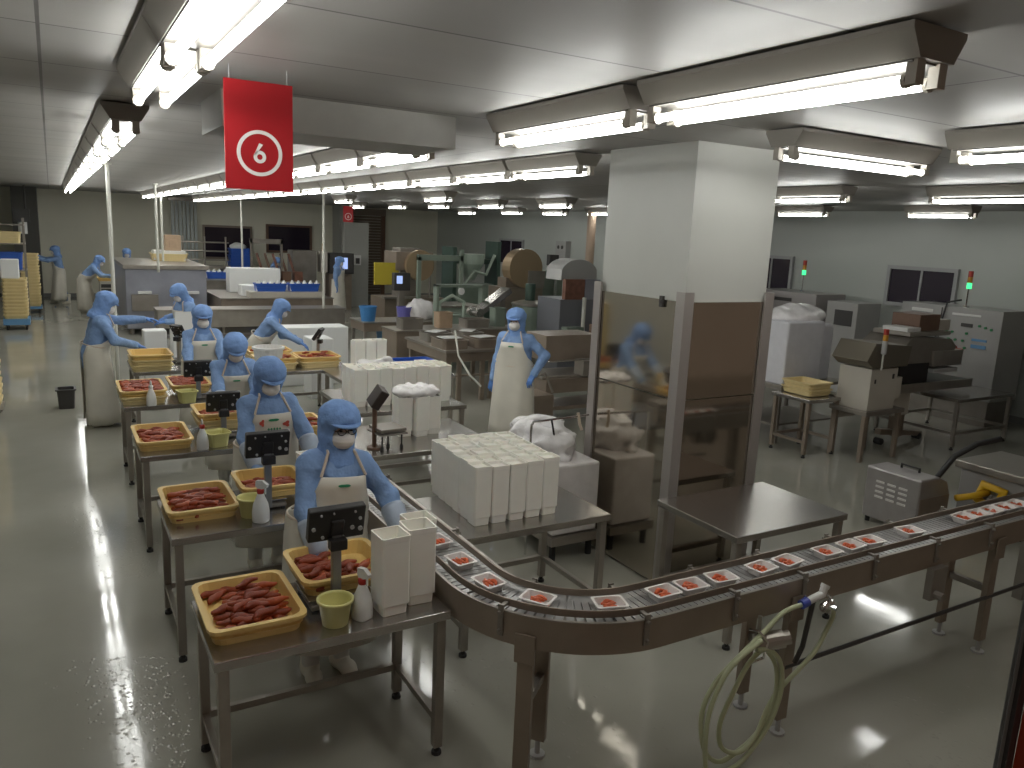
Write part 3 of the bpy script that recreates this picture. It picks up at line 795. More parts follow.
def crate(x, y, z, w, d, h, m, lab, group='blue crates', rz=0):
    return tag(MB().openbox(w, d, h, taper=.93, rim=.014, rimh=.03, ribs=(h * .5,)).build('crate', m, None, (x, y, z), rz), lab, 'crate', group)
crate(4.37, 10.2, ZT, .62, .5, .17, BLUE, 'blue crate on the steel table behind the long block of white containers')
# bagged box by the pillar
t = thing('bagged_box', 'white box wrapped in clear plastic on a stand beside the pillar', 'box', (3.95, 6.0, 0))
MB().b2((-.24, -.55, .25), (.24, .45, .9)).build('white_box', mat('wrapped_white_box', (.7, .67, .66), .35, noise=.08, scale=8, bump=.4, bscale=12), t, bevel=.02)
MB().b2((-.26, -.57, .16), (.26, .47, .24)).build('pallet', STEEL, t)
for (px, py) in ((-.2, -.5), (.2, -.5), (-.2, .4), (.2, .4)): MB().cyl((px, py, 0), (px, py, .17), .03, 10).build('wheel_stem', RUBBER, t)
lump('bag_top', (-.06, .0, .98), (.28, .42, .22), BAG, None, None, 9, 22, .04, .014, parent=t)
t = thing('rail_hook', 'steel rail with hook and cord left of the pillar, over the bagged box', 'rail', (4.22, 5.72, 0))
MB().tube([(-.62, 0, .0), (-.62, 0, 1.22), (-.6, 0, 1.25), (0, 0, 1.27)], .012, 8).build('rail', CHROME, t)
MB().tube([(-.42, -.02, 1.26), (-.4, -.03, 1.15), (-.38, -.05, 1.0)], .009, 8).build('hook', BLACK, t)
MB().tube([(-.12, 0, 1.3), (-.11, -.02, 1.2), (-.09, -.03, 1.14)], .014, 8).build('cord', STRAP, t)

# ------------------------------------------------------------------ curved conveyor
CC = (2.6, 3.605); RM = .658
def conv_path(off, z, y_far=7.9, x_far=8.6, step=.05):
    """polyline at sideways offset OFF (positive = outer side of the bend)"""
    pts = []
    y = y_far
    while y > CC[1]:
        pts.append((CC[0] - RM - off, y, z)); y -= step * 4
    n = 28
    for k in range(n + 1):
        a = PI + k / n * PI / 2
        pts.append((CC[0] + (RM + off) * math.cos(a), CC[1] + (RM + off) * math.sin(a), z))
    x = CC[0]
    while x < x_far:
        x += step * 4
        pts.append((x, CC[1] - RM - off, z))
    return pts
def ribbon(mb, offa, offb, za, zb, **kw):
    A = conv_path(offa, za, **kw); B = conv_path(offb, za, **kw); n = len(A)
    vs = A + B + [(p[0], p[1], zb) for p in A] + [(p[0], p[1], zb) for p in B]
    fs = []
    for i in range(n - 1):
        fs += [(i, i + 1, n + i + 1, n + i), (2 * n + i, 3 * n + i, 3 * n + i + 1, 2 * n + i + 1), (i, 2 * n + i, 2 * n + i + 1, i + 1), (n + i, n + i + 1, 3 * n + i + 1, 3 * n + i)]
    fs += [(0, n, 3 * n, 2 * n), (n - 1, 3 * n - 1, 4 * n - 1, 2 * n - 1)]
    return mb.add(vs, fs)
cv = thing('conveyor', 'long curved steel conveyor carrying little trays past the packing tables', 'conveyor', (0, 0, 0))
ribbon(MB(), .174, .18, .835, 1.005).build('side_plate', STEEL_BROWN, cv)
ribbon(MB(), -.18, -.174, .835, 1.005).build('side_plate', STEEL_DARK, cv)
ribbon(MB(), .166, .184, 1.005, 1.01).build('edge_flange', STEEL, cv)
ribbon(MB(), -.184, -.166, 1.005, 1.01).build('edge_flange', STEEL, cv)
ribbon(MB(), .117, .124, 1.008, 1.046).build('guide_rail', STEEL_BROWN, cv)
ribbon(MB(), -.124, -.117, 1.008, 1.046).build('guide_rail', STEEL_BROWN, cv)
ribbon(MB(), -.16, .16, .95, .96).build('belt_bed', STEEL_DARK, cv)
sl = MB()
mid = conv_path(0, .982, step=.012); acc = 0.0; nxt = 0.0
for i in range(1, len(mid)):
    p0, p1 = Vector(mid[i - 1]), Vector(mid[i]); L_ = (p1 - p0).length
    if L_ < 1e-5: continue
    while nxt <= acc + L_:
        q = p0.lerp(p1, (nxt - acc) / L_); d = (p1 - p0).normalized()
        sl.box(q, (.038, .335, .012), math.atan2(d.y, d.x)); nxt += .044
    acc += L_
sl.build('belt', BELT, cv)
def conv_at(s):
    """point and direction at S metres along the centre line from the start of the bend (negative = before)"""
    if s < 0: return (CC[0] - RM, CC[1] - s), -PI / 2
    arc = RM * PI / 2
    if s < arc:
        a = PI + s / RM
        return (CC[0] + RM * math.cos(a), CC[1] + RM * math.sin(a)), a + PI / 2
    return (CC[0] + s - arc, CC[1] - RM), 0.0
for s in (-4.0, -3.0, -1.8, -.6, .35, .95, 1.55, 2.1, 2.75, 3.4, 4.05, 4.7, 5.35, 6.0, 6.6):
    for sd in (-1, 1):
        (x, y), a = conv_at(s); nx, ny = math.sin(a) * sd, -math.cos(a) * sd
        MB().box((x + nx * .186, y + ny * .186, .955), (.03, .012, .17), a).box((x + nx * .157, y + ny * .157, 1.027), (.022, .06, .012), a).cyl((x + nx * .19, y + ny * .19, 1.0), (x + nx * .21, y + ny * .21, 1.0), .01, 8).cyl(
            (x + nx * .19, y + ny * .19, .9), (x + nx * .21, y + ny * .21, .9), .009, 8).build('rail_bracket', STEEL_DARK, cv)
for s in (.46, 2.06, 4.2, 6.2, -2.4, -4.1):
    (x, y), a = conv_at(s)
    for sd in (-1, 1):
        nx, ny = math.sin(a) * sd, -math.cos(a) * sd
        lg = MB().box((x + nx * .15, y + ny * .15, .47), (.085, .045, .74), a).box((x + nx * .189, y + ny * .189, .83), (.11, .012, .16), a).build('leg', STEEL_BROWN, cv, bevel=.004)
        MB().cyl((x + nx * .15, y + ny * .15, 0), (x + nx * .15, y + ny * .15, .015), .045, 12).cyl((x + nx * .15, y + ny * .15, .015), (x + nx * .15, y + ny * .15, .1), .016, 8).build('foot', KNOB, lg)
    MB().box((x, y, .5), (.045, .27, .045), a).build('cross_brace', STEEL_DARK, cv)
# long low tie bar and drive motor
MB().tube([(3.6, 2.78, .45), (4.6, 2.78, .45), (6.5, 2.78, .45)], .014, 8).build('tie_bar', DARK, cv)
(x, y), a = conv_at(1.96)
MB().cyl((3.25, 2.72, .72), (3.38, 2.64, .76), .052, 16).cyl((3.38, 2.64, .76), (3.41, 2.622, .769), .04, 12).cyl((3.27, 2.72, .74), (3.27, 2.72, .88), .012, 8).build('drive_roller', STEEL, cv)
MB().b2((4.9, 2.72, .62), (5.06, 2.77, .84)).cyl((4.95, 2.66, .66), (4.95, 2.72, .66), .03, 10).build('drive_bracket', STEEL_DARK, cv)
mt = MB().cyl((6.55, 2.5, .66), (6.55, 2.8, .66), .1, 18).b2((6.42, 2.6, .55), (6.68, 2.7, .835)).cyl((6.42, 2.68, .7), (6.2, 2.68, .73), .045, 12).build('motor', STEEL_DARK, cv)
MB().b2((7.0, 2.64, 0), (7.09, 2.73, .95)).b2((7.0, 3.12, 0), (7.09, 3.2, .95)).build('end_frame', STEEL_DARK, cv)

# little trays on the belt with their roe pieces
ST_ME = MB().openbox(.175, .135, .044, t=.004, taper=.82, rim=.009, rimh=.004).mesh('serving_tray', TRAY_WHITE)
pts = [conv_at(s) for s in (-.5, -.18, .14, .46, .84)]
pts += [((xx, CC[1] - RM + .01), 0.0) for xx in (2.76, 2.96, 3.19, 3.515, 3.74, 4.1, 4.33, 4.525, 4.955, 5.6, 5.78, 5.96, 6.14, 6.32)]
for i, ((x, y), a) in enumerate(pts):
    lab = '%s little white tray on the conveyor belt, counted from beside the tall containers' % ORD[i]
    aa = a + rnd.uniform(-.15, .15)
    tag(place('serving_tray', ST_ME, None, (x, y, .989), (0, 0, aa)), lab, 'tray', 'little white trays on the conveyor')
    for k in range(3):
        oy = (k - 1) * .026
        o = place('roe_piece', ROE_SMALL[k], None, (x - math.sin(aa) * oy, y + math.cos(aa) * oy, 1.013 + (.008 if k == 1 else 0)), (0, 0, aa + rnd.uniform(-.35, .35)), (.62, .72, .7))
        tag(o, 'orange-red roe piece in the %s little tray on the conveyor' % ORD[i], 'roe', 'roe pieces in the %s little tray' % ORD[i])
# hose coil with spray gun on the conveyor leg
hs = thing('hose_reel', 'coiled pale green hose with white and blue spray gun hung on the conveyor leg', 'hose', (0, 0, 0))
HY = 2.68
def spline(ctrl, m=8, closed=False):
    P_ = [Vector(p) for p in ctrl]; out = []
    n = len(P_)
    for i in range(n - 1):
        p0, p1, p2, p3 = P_[max(i - 1, 0)], P_[i], P_[i + 1], P_[min(i + 2, n - 1)]
        for k in range(m):
            u = k / m
            out.append(.5 * ((2 * p1) + (p2 - p0) * u + (2 * p0 - 5 * p1 + 4 * p2 - p3) * u * u + (3 * p1 - p0 - 3 * p2 + p3) * u ** 3))
    return out + [P_[-1]]
h1 = [(3.55, .905), (3.42, .88), (3.25, .80), (3.06, .7), (2.93, .58), (2.86, .42), (2.88, .22), (2.99, .1), (3.13, .08), (3.3, .16), (3.4, .34), (3.4, .55), (3.3, .68), (3.17, .64), (3.06, .5), (3.0, .32), (3.04, .16), (3.16, .1), (3.28, .16), (3.38, .3), (3.46, .4), (3.58, .5), (3.72, .58), (3.82, .68), (3.85, .78), (3.8, .86)]
h2 = [(3.22, .78), (3.0, .66), (2.88, .44), (2.87, .2), (2.92, .035), (3.08, .03), (3.2, .06), (3.36, .22), (3.42, .42), (3.39, .6), (3.3, .7), (3.2, .72)]
MB().tube(spline([(x, HY + .012 * math.sin(i * 1.7), z) for i, (x, z) in enumerate(h1)]), .0135, 10).build('hose', HOSE, hs, smooth=True)
MB().tube(spline([(x, HY - .028 + .008 * math.sin(i * 1.3), z) for i, (x, z) in enumerate(h2)]), .0135, 10).build('hose', HOSE, hs, smooth=True)
g_ = MB().cyl((3.6, HY, .915), (3.72, HY, .935), .022, 14).cyl((3.72, HY, .925), (3.735, HY, .975), .022, 12).cyl((3.735, HY, .97), (3.745, HY, .99), .026, 12).build('spray_gun', mat('white_gun', (.72, .72, .7), .35), hs)
MB().cyl((3.55, HY, .905), (3.6, HY, .915), .027, 14).build('gun_collar', mat('blue_collar', (.05, .08, .4), .4), g_)
MB().tube([(3.72, HY, .95), (3.79, HY, .91), (3.81, HY, .85), (3.76, HY, .82), (3.73, HY, .87)], .011, 8).cyl((3.74, HY, .84), (3.82, HY, .86), .024, 10).cyl((3.78, HY, .85), (3.8, HY - .05, .85), .018, 10).build('valve', CHROME, hs)
MB().tube([(3.69, HY + .03, .88), (3.66, HY + .04, .6), (3.62, HY + .05, .5)], .015, 8).build('valve_pipe', DARK, hs)
MB().tube([(3.22, HY + .06, .8), (3.22, HY, .82), (3.27, HY - .03, .76), (3.26, HY - .02, .66), (3.2, HY + .02, .62)], .008, 8).build('hose_hook', CHROME, hs)

# louvred steel box machine, hoses and washer behind the conveyor
t = thing('box_machine', 'louvred steel box machine with rounded top on the floor behind the conveyor', 'machine', (7.72, 4.7, 0), 0)
prof = [(-.27, .06), (.27, .06), (.27, .42), (.2, .56), (.05, .62), (-.27, .62)]
MB().prism([(x, z) for x, z in prof], (1, 0, 0), (0, 0, 1), (0, 1, 0), (0, -.3, 0), .62).build('casing', mat('box_machine_steel', (.36, .34, .33), .42, .6, noise=.06), t, bevel=.02)
MB().b2((-.25, -.306, .08), (.25, -.3, .42)).build('end_panel', STEEL_BROWN, t)
lv = MB()
for c_ in range(3):
    for r_ in range(4):
        lv.box((-.276, .14 - c_ * .13 + 0, .48 - r_ * .055), (.012, .09, .02))
lv.build('louvres', mat('light_louvre', (.7, .68, .66), .4), t)
MB().tube([(.0, -.1, .61), (.0, -.1, .66), (.0, .1, .66), (.0, .1, .61)], .014, 8).build('carry_handle', BLACK, t)
for (px, py) in ((-.22, -.25), (.22, -.25), (-.22, .27), (.22, .27)): MB().cyl((px, py, 0), (px, py, .07), .025, 10).build('foot', RUBBER, t)
tag(MB().tube([(8.02, 4.6, .3), (8.04, 4.58, .55), (8.15, 4.5, .78), (8.35, 4.4, .92), (8.6, 4.3, .98)], .03, 10).build('arched_hose', HOSE_BLK, None, smooth=True), 'thick black hose arching from the louvred box machine', 'hose')
t = thing('washer_cart', 'grey washer cart with yellow coiled hose at the right edge behind the conveyor', 'machine', (8.75, 4.2, 0))
MB().b2((-.35, -.4, .12), (.45, .35, .62)).build('body', mat('cart_grey', (.33, .32, .31), .4, .3), t, bevel=.015)
MB().b2((-.4, -.45, .62), (.5, .4, .7)).build('lid', STEEL, t, bevel=.01)
MB().tube([(-.42, -.1, .3), (-.42, -.15, .5), (-.42, .05, .52), (-.42, .1, .35), (-.42, -.05, .28)], .05, 10).tube([(-.42, 0, .45), (-.6, .05, .42), (-.78, .12, .4)], .035, 10).build('coiled_hose', HOSE_YEL, t, smooth=True)
for (px, py) in ((-.28, -.33), (.38, -.33), (-.28, .28), (.38, .28)): MB().cyl((px, py - .02, .06), (px, py + .02, .06), .06, 12).build('wheel', RUBBER, t)

# ------------------------------------------------------------------ people
def hood_sdf(P):
    w = .0018 * np.sin(P @ np.array([70., 23, 31])) + .0018 * np.sin(P @ np.array([-37., 54, 52]) + 1) + .0012 * np.sin(P @ np.array([20., -80, 90]))
    crown = ell(P, (0, -.015, .062), (.124, .142, .108))
    back = ell(P, (0, -.03, -.03), (.112, .112, .13))
    drape = cap(P, (0, -.02, -.09), (0, -.03, -.19), .088, .132)
    d = smin(smin(crown, back, .03), drape, .05) + w
    d = np.maximum(d, -.235 - P[:, 2])
    face = ell(P, (0, .14, -.035), (.082, .14, .092))
    return smax(d, -face, .01)
V, F = surface_nets(hood_sdf, (-.22, -.25, -.29), (.22, .2, .2), .0085)
HOOD_ME = np_mesh('hood', V, F, CAP)
def brim_sdf(P):
    d = ell(P, (0, .04, .06), (.102, .1, .017))
    return np.maximum(d, .03 - P[:, 1])
V, F = surface_nets(brim_sdf, (-.13, -.02, .02), (.13, .19, .1), .006)
BRIM_ME = np_mesh('brim', V, F, CAP)
def mask_sdf(P):
    d = ell(P, (0, .042, -.05), (.073, .084, .064)) + .0015 * np.sin(P[:, 2] * 260)
    return smax(d, .03 - P[:, 1], .01)
V, F = surface_nets(mask_sdf, (-.1, 0, -.14), (.1, .15, .04), .0065)
MASK_ME = np_mesh('mask', V, F, MASK)
EYE_ME = MB().lathe([(.0, -.007), (.006, -.005), (.008, 0), (.006, .005), (.0, .007)], n=10).mesh('eye', EYE, True)
GLASS_ME = MB()
for sx in (-1, 1):
    GLASS_ME.tube([(sx * .033 + .027 * math.cos(k / 14 * 2 * PI), .104 - .004 * abs(math.cos(k / 14 * 2 * PI)), .006 + .019 * math.sin(k / 14 * 2 * PI)) for k in range(15)], .0035, 6)
    GLASS_ME.tube([(sx * .06, .1, .01), (sx * .078, .06, .012), (sx * .085, .0, .01)], .003, 6)
GLASS_ME.tube([(-.008, .105, .009), (.008, .105, .009)], .003, 6)
GLASS_ME = GLASS_ME.mesh('glasses', DARK)
def hand_mesh(m, curl):
    prims = [((-.024, .0, 0), (-.027, .075, 0), .017, .016), ((0, -.005, 0), (0, .085, .002), .02, .017), ((.022, 0, 0), (.026, .075, -.002), .017, .015), ((0, -.05, 0), (0, .01, 0), .03, .026)]
    fing = []
    for (x, y, l, sp) in ((-.029, .082, .072, -.10), (-.0095, .09, .082, -.03), (.0105, .087, .077, .04), (.028, .076, .06, .12)):
        p = np.array([x, y, .0]); a = curl * .35; pts_ = [p]
        for k, f in enumerate((.45, .32, .25)):
            p = p + l * f * np.array([math.sin(sp) * math.cos(a), math.cos(sp) * math.cos(a), -math.sin(a)]); pts_.append(p); a += curl
        fing.append(pts_)
    th = [np.array([-.026, .012, -.004]), np.array([-.056, .04, -.016]), np.array([-.062, .07, -.026]), np.array([-.056, .09, -.034])]
    def f(P):
        d = None
        for a, b, r1, r2 in prims:
            q = cap(P, a, b, r1, r2); d = q if d is None else smin(d, q, .014)
        for pts_ in fing:
            q = None
            for i in range(3):
                c = cap(P, pts_[i], pts_[i + 1], .0098 - .0008 * i, .0092 - .0009 * i); q = c if q is None else np.minimum(q, c)
            d = smin(d, q, .006)
        q = None
        for i in range(3):
            c = cap(P, th[i], th[i + 1], .0125 - .001 * i, .0115 - .001 * i); q = c if q is None else np.minimum(q, c)
        return smin(d, q, .01)
    V, F = surface_nets(f, (-.09, -.1, -.12), (.08, .2, .05), .0048)
    left = V * np.array([-1, 1, 1])
    return np_mesh('glove', V, F, m), np_mesh('glove', left, F[:, ::-1], m)
HANDS = {'b': hand_mesh(GLOVE_B, .45), 'w': hand_mesh(GLOVE_W, .5)}
def boot_sdf(P):
    foot = smin(cap(P, (0, -.03, .05), (0, .10, .045), .052, .047), cap(P, (0, .1, .045), (0, .15, .04), .047, .038), .03)
    sh = cap(P, (0, -.02, .06), (0, -.02, .3), .054, .068)
    d = smin(foot, sh, .04)
    d = smax(d, P[:, 2] - .3, .004)
    return np.maximum(d, .0 - P[:, 2])
V, F = surface_nets(boot_sdf, (-.11, -.13, -.03), (.11, .23, .35), .01)
BOOT_ME = np_mesh('boot', V, F, BOOT)
def basis_from(y, zhint):
    y = Vector(y).normalized(); z = Vector(zhint); z = (z - y * z.dot(y)).normalized(); x = y.cross(z)
    return Matrix((x, y, z)).transposed()
def ik(S, T, a, b, pole):
    S, T, pole = Vector(S), Vector(T), Vector(pole)
    d = T - S; L_ = min(d.length, (a + b) * .995); u = d.normalized(); T = S + u * L_
    c = (a * a + L_ * L_ - b * b) / (2 * a * L_); c = max(-1, min(1, c))
    v = (pole - u * pole.dot(u)).normalized()
    return S + u * (a * c) + v * (a * math.sqrt(1 - c * c)), T
def person(label, x, y, face, s=1.03, lean=.15, roll=0.0, bow=.35, turn=0.0, rh=None, lh=None, glove='b', res=.016, apron_z=.3, boots=True,
           glasses=False, eyes=False, prints=0, trousers=TROUSER, stride=0.0, pole_r=(.5, -.4, -.6), pole_l=(-.5, -.4, -.6), apron=True, hip_z=.95, zbase=0.0):
    rz = math.atan2(-face[0], face[1])
    W2L = Matrix.Rotation(-rz, 3, 'Z')
    loc = lambda p: (W2L @ (Vector(p) - Vector((x, y, zbase)))) / s
    T = Vector((math.sin(roll), math.sin(lean) * math.cos(roll), math.cos(lean) * math.cos(roll)))
    Fv = Vector((0, math.cos(lean), -math.sin(lean)))
    Rv = Fv.cross(T).normalized()
    Hc = Vector((0, 0, hip_z)); Sh = Hc + T * .5; N = Sh + T * .06
    hp = lean * .6 + bow
    Hu = Vector((math.sin(roll) * .5, math.sin(hp), math.cos(hp))).normalized()
    HC = N + (Hu * .8 + T * .2).normalized() * .12 + Vector((0, .02, 0))
    HM = basis_from(Vector((math.sin(turn), math.cos(hp), -math.sin(hp))), Hu)
    wr, el = {}, {}
    for side, h, pole in (('r', rh, pole_r), ('l', lh, pole_l)):
        sx = 1 if side == 'r' else -1
        S = Sh + Rv * (.172 * sx) - T * .035
        if h is None: h = Vector((sx * .27, .08, hip_z - .1))
        else: h = loc(h)
        e, w_ = ik(S, h, .29, .265, pole)
        el[side], wr[side] = (S, e), w_
    ft = {}
    for side, sx in (('r', 1), ('l', -1)):
        ft[side] = Vector((.1 * sx, stride * sx, .1))
    lo_arm = min(wr['r'].z, wr['l'].z)
    def legs(P):
        d = None
        for side, sx in (('r', 1), ('l', -1)):
            hipj = Vector((.09 * sx, 0, hip_z - .05)); f_ = ft[side]
            kn = (hipj + f_) / 2 + Vector((0, .03, .03))
            q = smin(cap(P, hipj, kn, .098, .075), cap(P, kn, f_, .075, .055), .03)
            d = q if d is None else np.minimum(d, q)
        return d
    def arms(P):
        d = None
        for side in 'rl':
            S, e = el[side]; w_ = wr[side]
            q = smin(cap(P, S, e, .066, .06), cap(P, e, w_, .063, .05), .03)
            d = q if d is None else np.minimum(d, q)
        return d
    def head(P):
        Q = (P - np.array(HC)) @ np.array(HM)
        d = ell(Q, (0, -.005, .02), (.075, .092, .098))
        d = smin(d, ell(Q, (0, .03, -.06), (.052, .058, .055)), .03)
        d = smin(d, cap(Q, (0, .088, .0), (0, .104, -.03), .010, .014), .012)
        for sx in (-1, 1):
            d = np.maximum(d, -ell(Q, (sx * .033, .098, .008), (.017, .012, .011)))
            d = smin(d, ell(Q, (sx * .078, -.005, 0), (.012, .024, .032)), .008)
        return d
    def body(P):
        wv = .003 * np.sin(P @ np.array([31., 17, 26]) + x) + .003 * np.sin(P @ np.array([-32., 29, 48]) + y) + .002 * np.sin(P @ np.array([60., -41, 29]))
        t_ = None
        for sx in (-1, 1):
            q = cap(P, Hc + Rv * (.085 * sx), Sh + Rv * (.095 * sx) - T * .09, .125, .112); t_ = q if t_ is None else smin(t_, q, .07)
            t_ = smin(t_, cap(P, Sh + Rv * (.05 * sx) - T * .03, Sh + Rv * (.155 * sx) - T * .06, .086, .068), .05)
            t_ = smin(t_, cap(P, Hc + Rv * (.08 * sx), Vector((.085 * sx, 0, hip_z - .16)), .125, .118), .05)
        t_ = smin(t_, cap(P, Sh - T * .12 + Fv * .055, Hc + T * .15 + Fv * .04, .105, .1), .08)
        d = smin(t_, arms(P), .03) + wv
        d = smin(d, legs(P), .03)
        d = smin(d, cap(P, Sh, HC - Hu * .06, .066, .058), .03)
        d = smin(d, head(P), .015)
        for side in 'rl':
            S, e = el[side]; w_ = wr[side]
            dr = (w_ - e).normalized()
            d = np.minimum(d, cap(P, w_, w_ + dr * .06, .026, .022))
        return d
    allp = [Hc, Sh, HC, wr['r'], wr['l'], el['r'][1], el['l'][1], ft['r'], ft['l']]
    lo = [min(p[i] for p in allp) - .25 for i in range(3)]; hi = [max(p[i] for p in allp) + .25 for i in range(3)]
    lo[2] = 0.02
    V, F = surface_nets(body, lo, hi, res)
    C = V[F].mean(1)
    dl, da, dh = legs(C), arms(C), head(C)
    mi = np.zeros(len(F), int)
    mi[(dl < da) & (C[:, 2] < hip_z - .19)] = 1
    mi[(dh < .02) & (da > .03)] = 2
    for side in 'rl':
        S, e = el[side]; w_ = wr[side]; dr = (w_ - e).normalized()
        mi[(cap(C, w_ + dr * .012, w_ + dr * .06, .03, .026) < .004) & ((C - np.array(w_)) @ np.array(dr) > -.01)] = 3
    o = bpy.data.objects.new('person', np_mesh('person', V, F, [COAT, trousers, SKIN, GLOVE_B if glove == 'b' else GLOVE_W], True, mi))
    COL.objects.link(o)
    o.location = (x, y, zbase); o.rotation_euler = (0, 0, rz); o.scale = (s, s, s)
    tag(o, label, 'person', 'workers in blue hooded coats')
    HM4 = HM.to_4x4(); HM4.translation = HC
    hood = place('hood', HOOD_ME, o); hood.matrix_basis = HM4
    place('brim', BRIM_ME, hood, (0, .0, .006), (-.2, 0, 0))
    mk = place('face_mask', MASK_ME, o); mk.matrix_basis = HM4
    if glasses:
        gl = place('glasses', GLASS_ME, o); gl.matrix_basis = HM4
    if eyes:
        for sx in (-1, 1):
            e_ = place('eye', EYE_ME, o); e_.matrix_basis = HM4 @ Matrix.Translation((sx * .033, .087, .008)) @ Matrix.Diagonal((1.5, .8, .9, 1))
    for side, i in (('r', 0), ('l', 1)):
        S, e = el[side]; w_ = wr[side]
        d = (w_ - e).normalized()
        zh = Vector((0, .25, 1)) if abs(d.z) < .9 else Vector((0, 1, 0))
        B = basis_from(d + Vector((0, 0, -.12)), zh).to_4x4(); B.translation = w_ + d * .03
        gv = place('glove', HANDS[glove][i], o); gv.matrix_basis = B
        if glove == 'w':
            MB().tube([e.lerp(w_, .2), e.lerp(w_, .3), e.lerp(w_, .65), e.lerp(w_, .96), e.lerp(w_, 1.0)], .06, 14, radii=[.068, .075, .068, .06, .05]).build('sleeve_cover', SLEEVE, o, smooth=True)
    if boots:
        for side, sx in (('r', 1), ('l', -1)):
            b_ = place('boot', BOOT_ME, o, (ft[side].x, ft[side].y, 0), (0, 0, -.12 * sx))
    if apron:
        mb = MB(); n = 26; rows = []
        def ring(c, r, f, a, b, th, fold=0.0, ph=0.0):
            out = []
            for k in range(n + 1):
                q = -th + 2 * th * k / n
                ff = 1 + fold * math.cos(7 * q + ph)
                ca = math.cos(q); sa = math.sin(q)
                ex = 2.6; dd = (abs(ca) ** ex + abs(sa) ** ex) ** (1 / ex)
                out.append(c + r * (a * sa / dd * ff) + f * (b * ca / dd * ff))
            rows.append(out)
        for u, a, b, th in ((.86, .23, .178, .6), (.7, .234, .18, .68), (.5, .24, .18, .9), (.36, .245, .178, 1.4), (.24, .25, .176, 2.3)):
            ring(Hc + T * (.5 * u), Rv, Fv, a, b, th)
        for k in range(7):
            u = k / 6
            z = hip_z + .02 - u * (hip_z + .02 - apron_z / s)
            ring(Vector((0, .015 + .05 * u * (1 if lean > .05 else 0), z)), Vector((1, 0, 0)), Vector((0, 1, 0)), .252 + .04 * u, .176 + .06 * u, 2.5, .012 + .035 * u, x * 3 + .4 * u)
        vs = [p for r_ in rows for p in r_]; fs = []
        for i in range(len(rows) - 1):
            for k in range(n):
                a = i * (n + 1) + k; fs.append((a, a + n + 1, a + n + 2, a + 1))
        mb.add(vs, fs)
        ap = mb.build('apron', APRON, o, smooth=True)
        md = ap.modifiers.new('solid', 'SOLIDIFY'); md.thickness = .006; md.offset = 1
        st = MB()
        for k in (0, n):
            p = rows[0][k]; sx = -1 if k == 0 else 1
            st.tube([p, Sh + Rv * (.085 * sx) + Fv * .085 + T * .05, Sh + Rv * (.07 * sx) + T * .075, Sh - Fv * .06 + T * .08], .009, 6)
        wp = [Hc + T * .13 + Rv * (.25 * math.sin(q)) + Fv * (.172 * math.cos(q)) for q in [k / 24 * 2 * PI for k in range(25)]]
        st.tube(wp, .009, 6)
        st.build('apron_strap', STRAP, ap)
        if prints:
            pm = MB(); pr = MB(); pr2 = MB()
            def pat(mbx, u, dx, w, h, lobes):
                c = Hc + T * (.5 * u) + Fv * .189 + Rv * dx
                pts_ = [c + Rv * (w * math.cos(q) * (1 + .3 * math.cos(lobes * q))) + T * (h * math.sin(q) * (1 + .3 * math.cos(lobes * q))) for q in [k / 18 * 2 * PI for k in range(18)]]
                k = len(pts_)
                mbx.add(pts_ + [p - Fv * .004 for p in pts_], [tuple(range(k)), tuple(reversed(range(k, 2 * k)))] + [(i, k + i, k + (i + 1) % k, (i + 1) % k) for i in range(k)])
            if prints == 1:
                pat(pm, .76, .0, .03, .012, 2)
            else:
                pat(pm, .77, .0, .032, .014, 2); pat(pr, .73, .09, .017, .026, 3); pat(pr2, .69, -.1, .024, .022, 3)
                for k in range(5): pat(pm, .62, -.05 + k * .022, .007, .009, 4)
            pm.build('green_print', GREEN_MARK, ap)
            if prints == 2: pr.build('red_print', RED_MARK, ap); pr2.build('red_print', RED_MARK, ap)
    return o
person('worker in glasses and blue hood at the frontmost table, working behind the black scale display', 1.40, 4.62, (.06, -1), 1.03, .10, -.09, .0, -.08,
       rh=(1.26, 4.28, .98), lh=(1.80, 4.30, 1.0), glove='w', res=.0125, glasses=True, eyes=True, prints=1, pole_r=(.75, -.2, -.5), pole_l=(-.75, -.2, -.5))
person('worker at the second table with red and green print on the white bib, head bowed', 1.44, 6.42, (.05, -1), 1.03, .14, 0, .35, 0,
       rh=(1.27, 5.98, 1.02), lh=(1.74, 6.0, 1.02), glove='w', res=.0135, eyes=True, prints=2, pole_r=(.75, -.2, -.5), pole_l=(-.75, -.2, -.5))
person('worker at the third table with head bowed, mostly blue hood showing', 1.58, 8.6, (0.0, -1), 1.0, .3, 0, .45, 0,
       rh=(1.4, 8.05, 1.0), lh=(1.75, 8.05, 1.0), glove='w', prints=1)
person('worker facing us at the fourth table, cap brim above a white mask', 1.6, 10.65, (.0, -1), 1.02, .14, 0, .1, 0, rh=(1.38, 10.1, 1.0), lh=(1.78, 10.1, 1.0), res=.015, prints=1)
person('worker standing side-on in a long pale apron at the stacked trays beside the aisle', .40, 12.05, (1, .1), 1.05, .22, 0, .3, 0,
       rh=(.92, 11.85, 1.14), lh=(1.22, 12.2, 1.45), apron_z=.06, res=.015)
person('worker looking down to the left behind the white sheet, further than the tray stacks', 2.0, 14.4, (-.85, -.5), 1.02, .25, 0, .4, 0, rh=(1.62, 14.5, 1.2), lh=(1.58, 14.1, 1.18), res=.018)
person('worker bending over the yellow trays from the left, hands at the tilted scale', 2.78, 12.95, (.9, -.35), 1.0, .62, 0, .1, 0, rh=(3.38, 12.4, 1.0), lh=(3.35, 12.75, 1.05), res=.016)
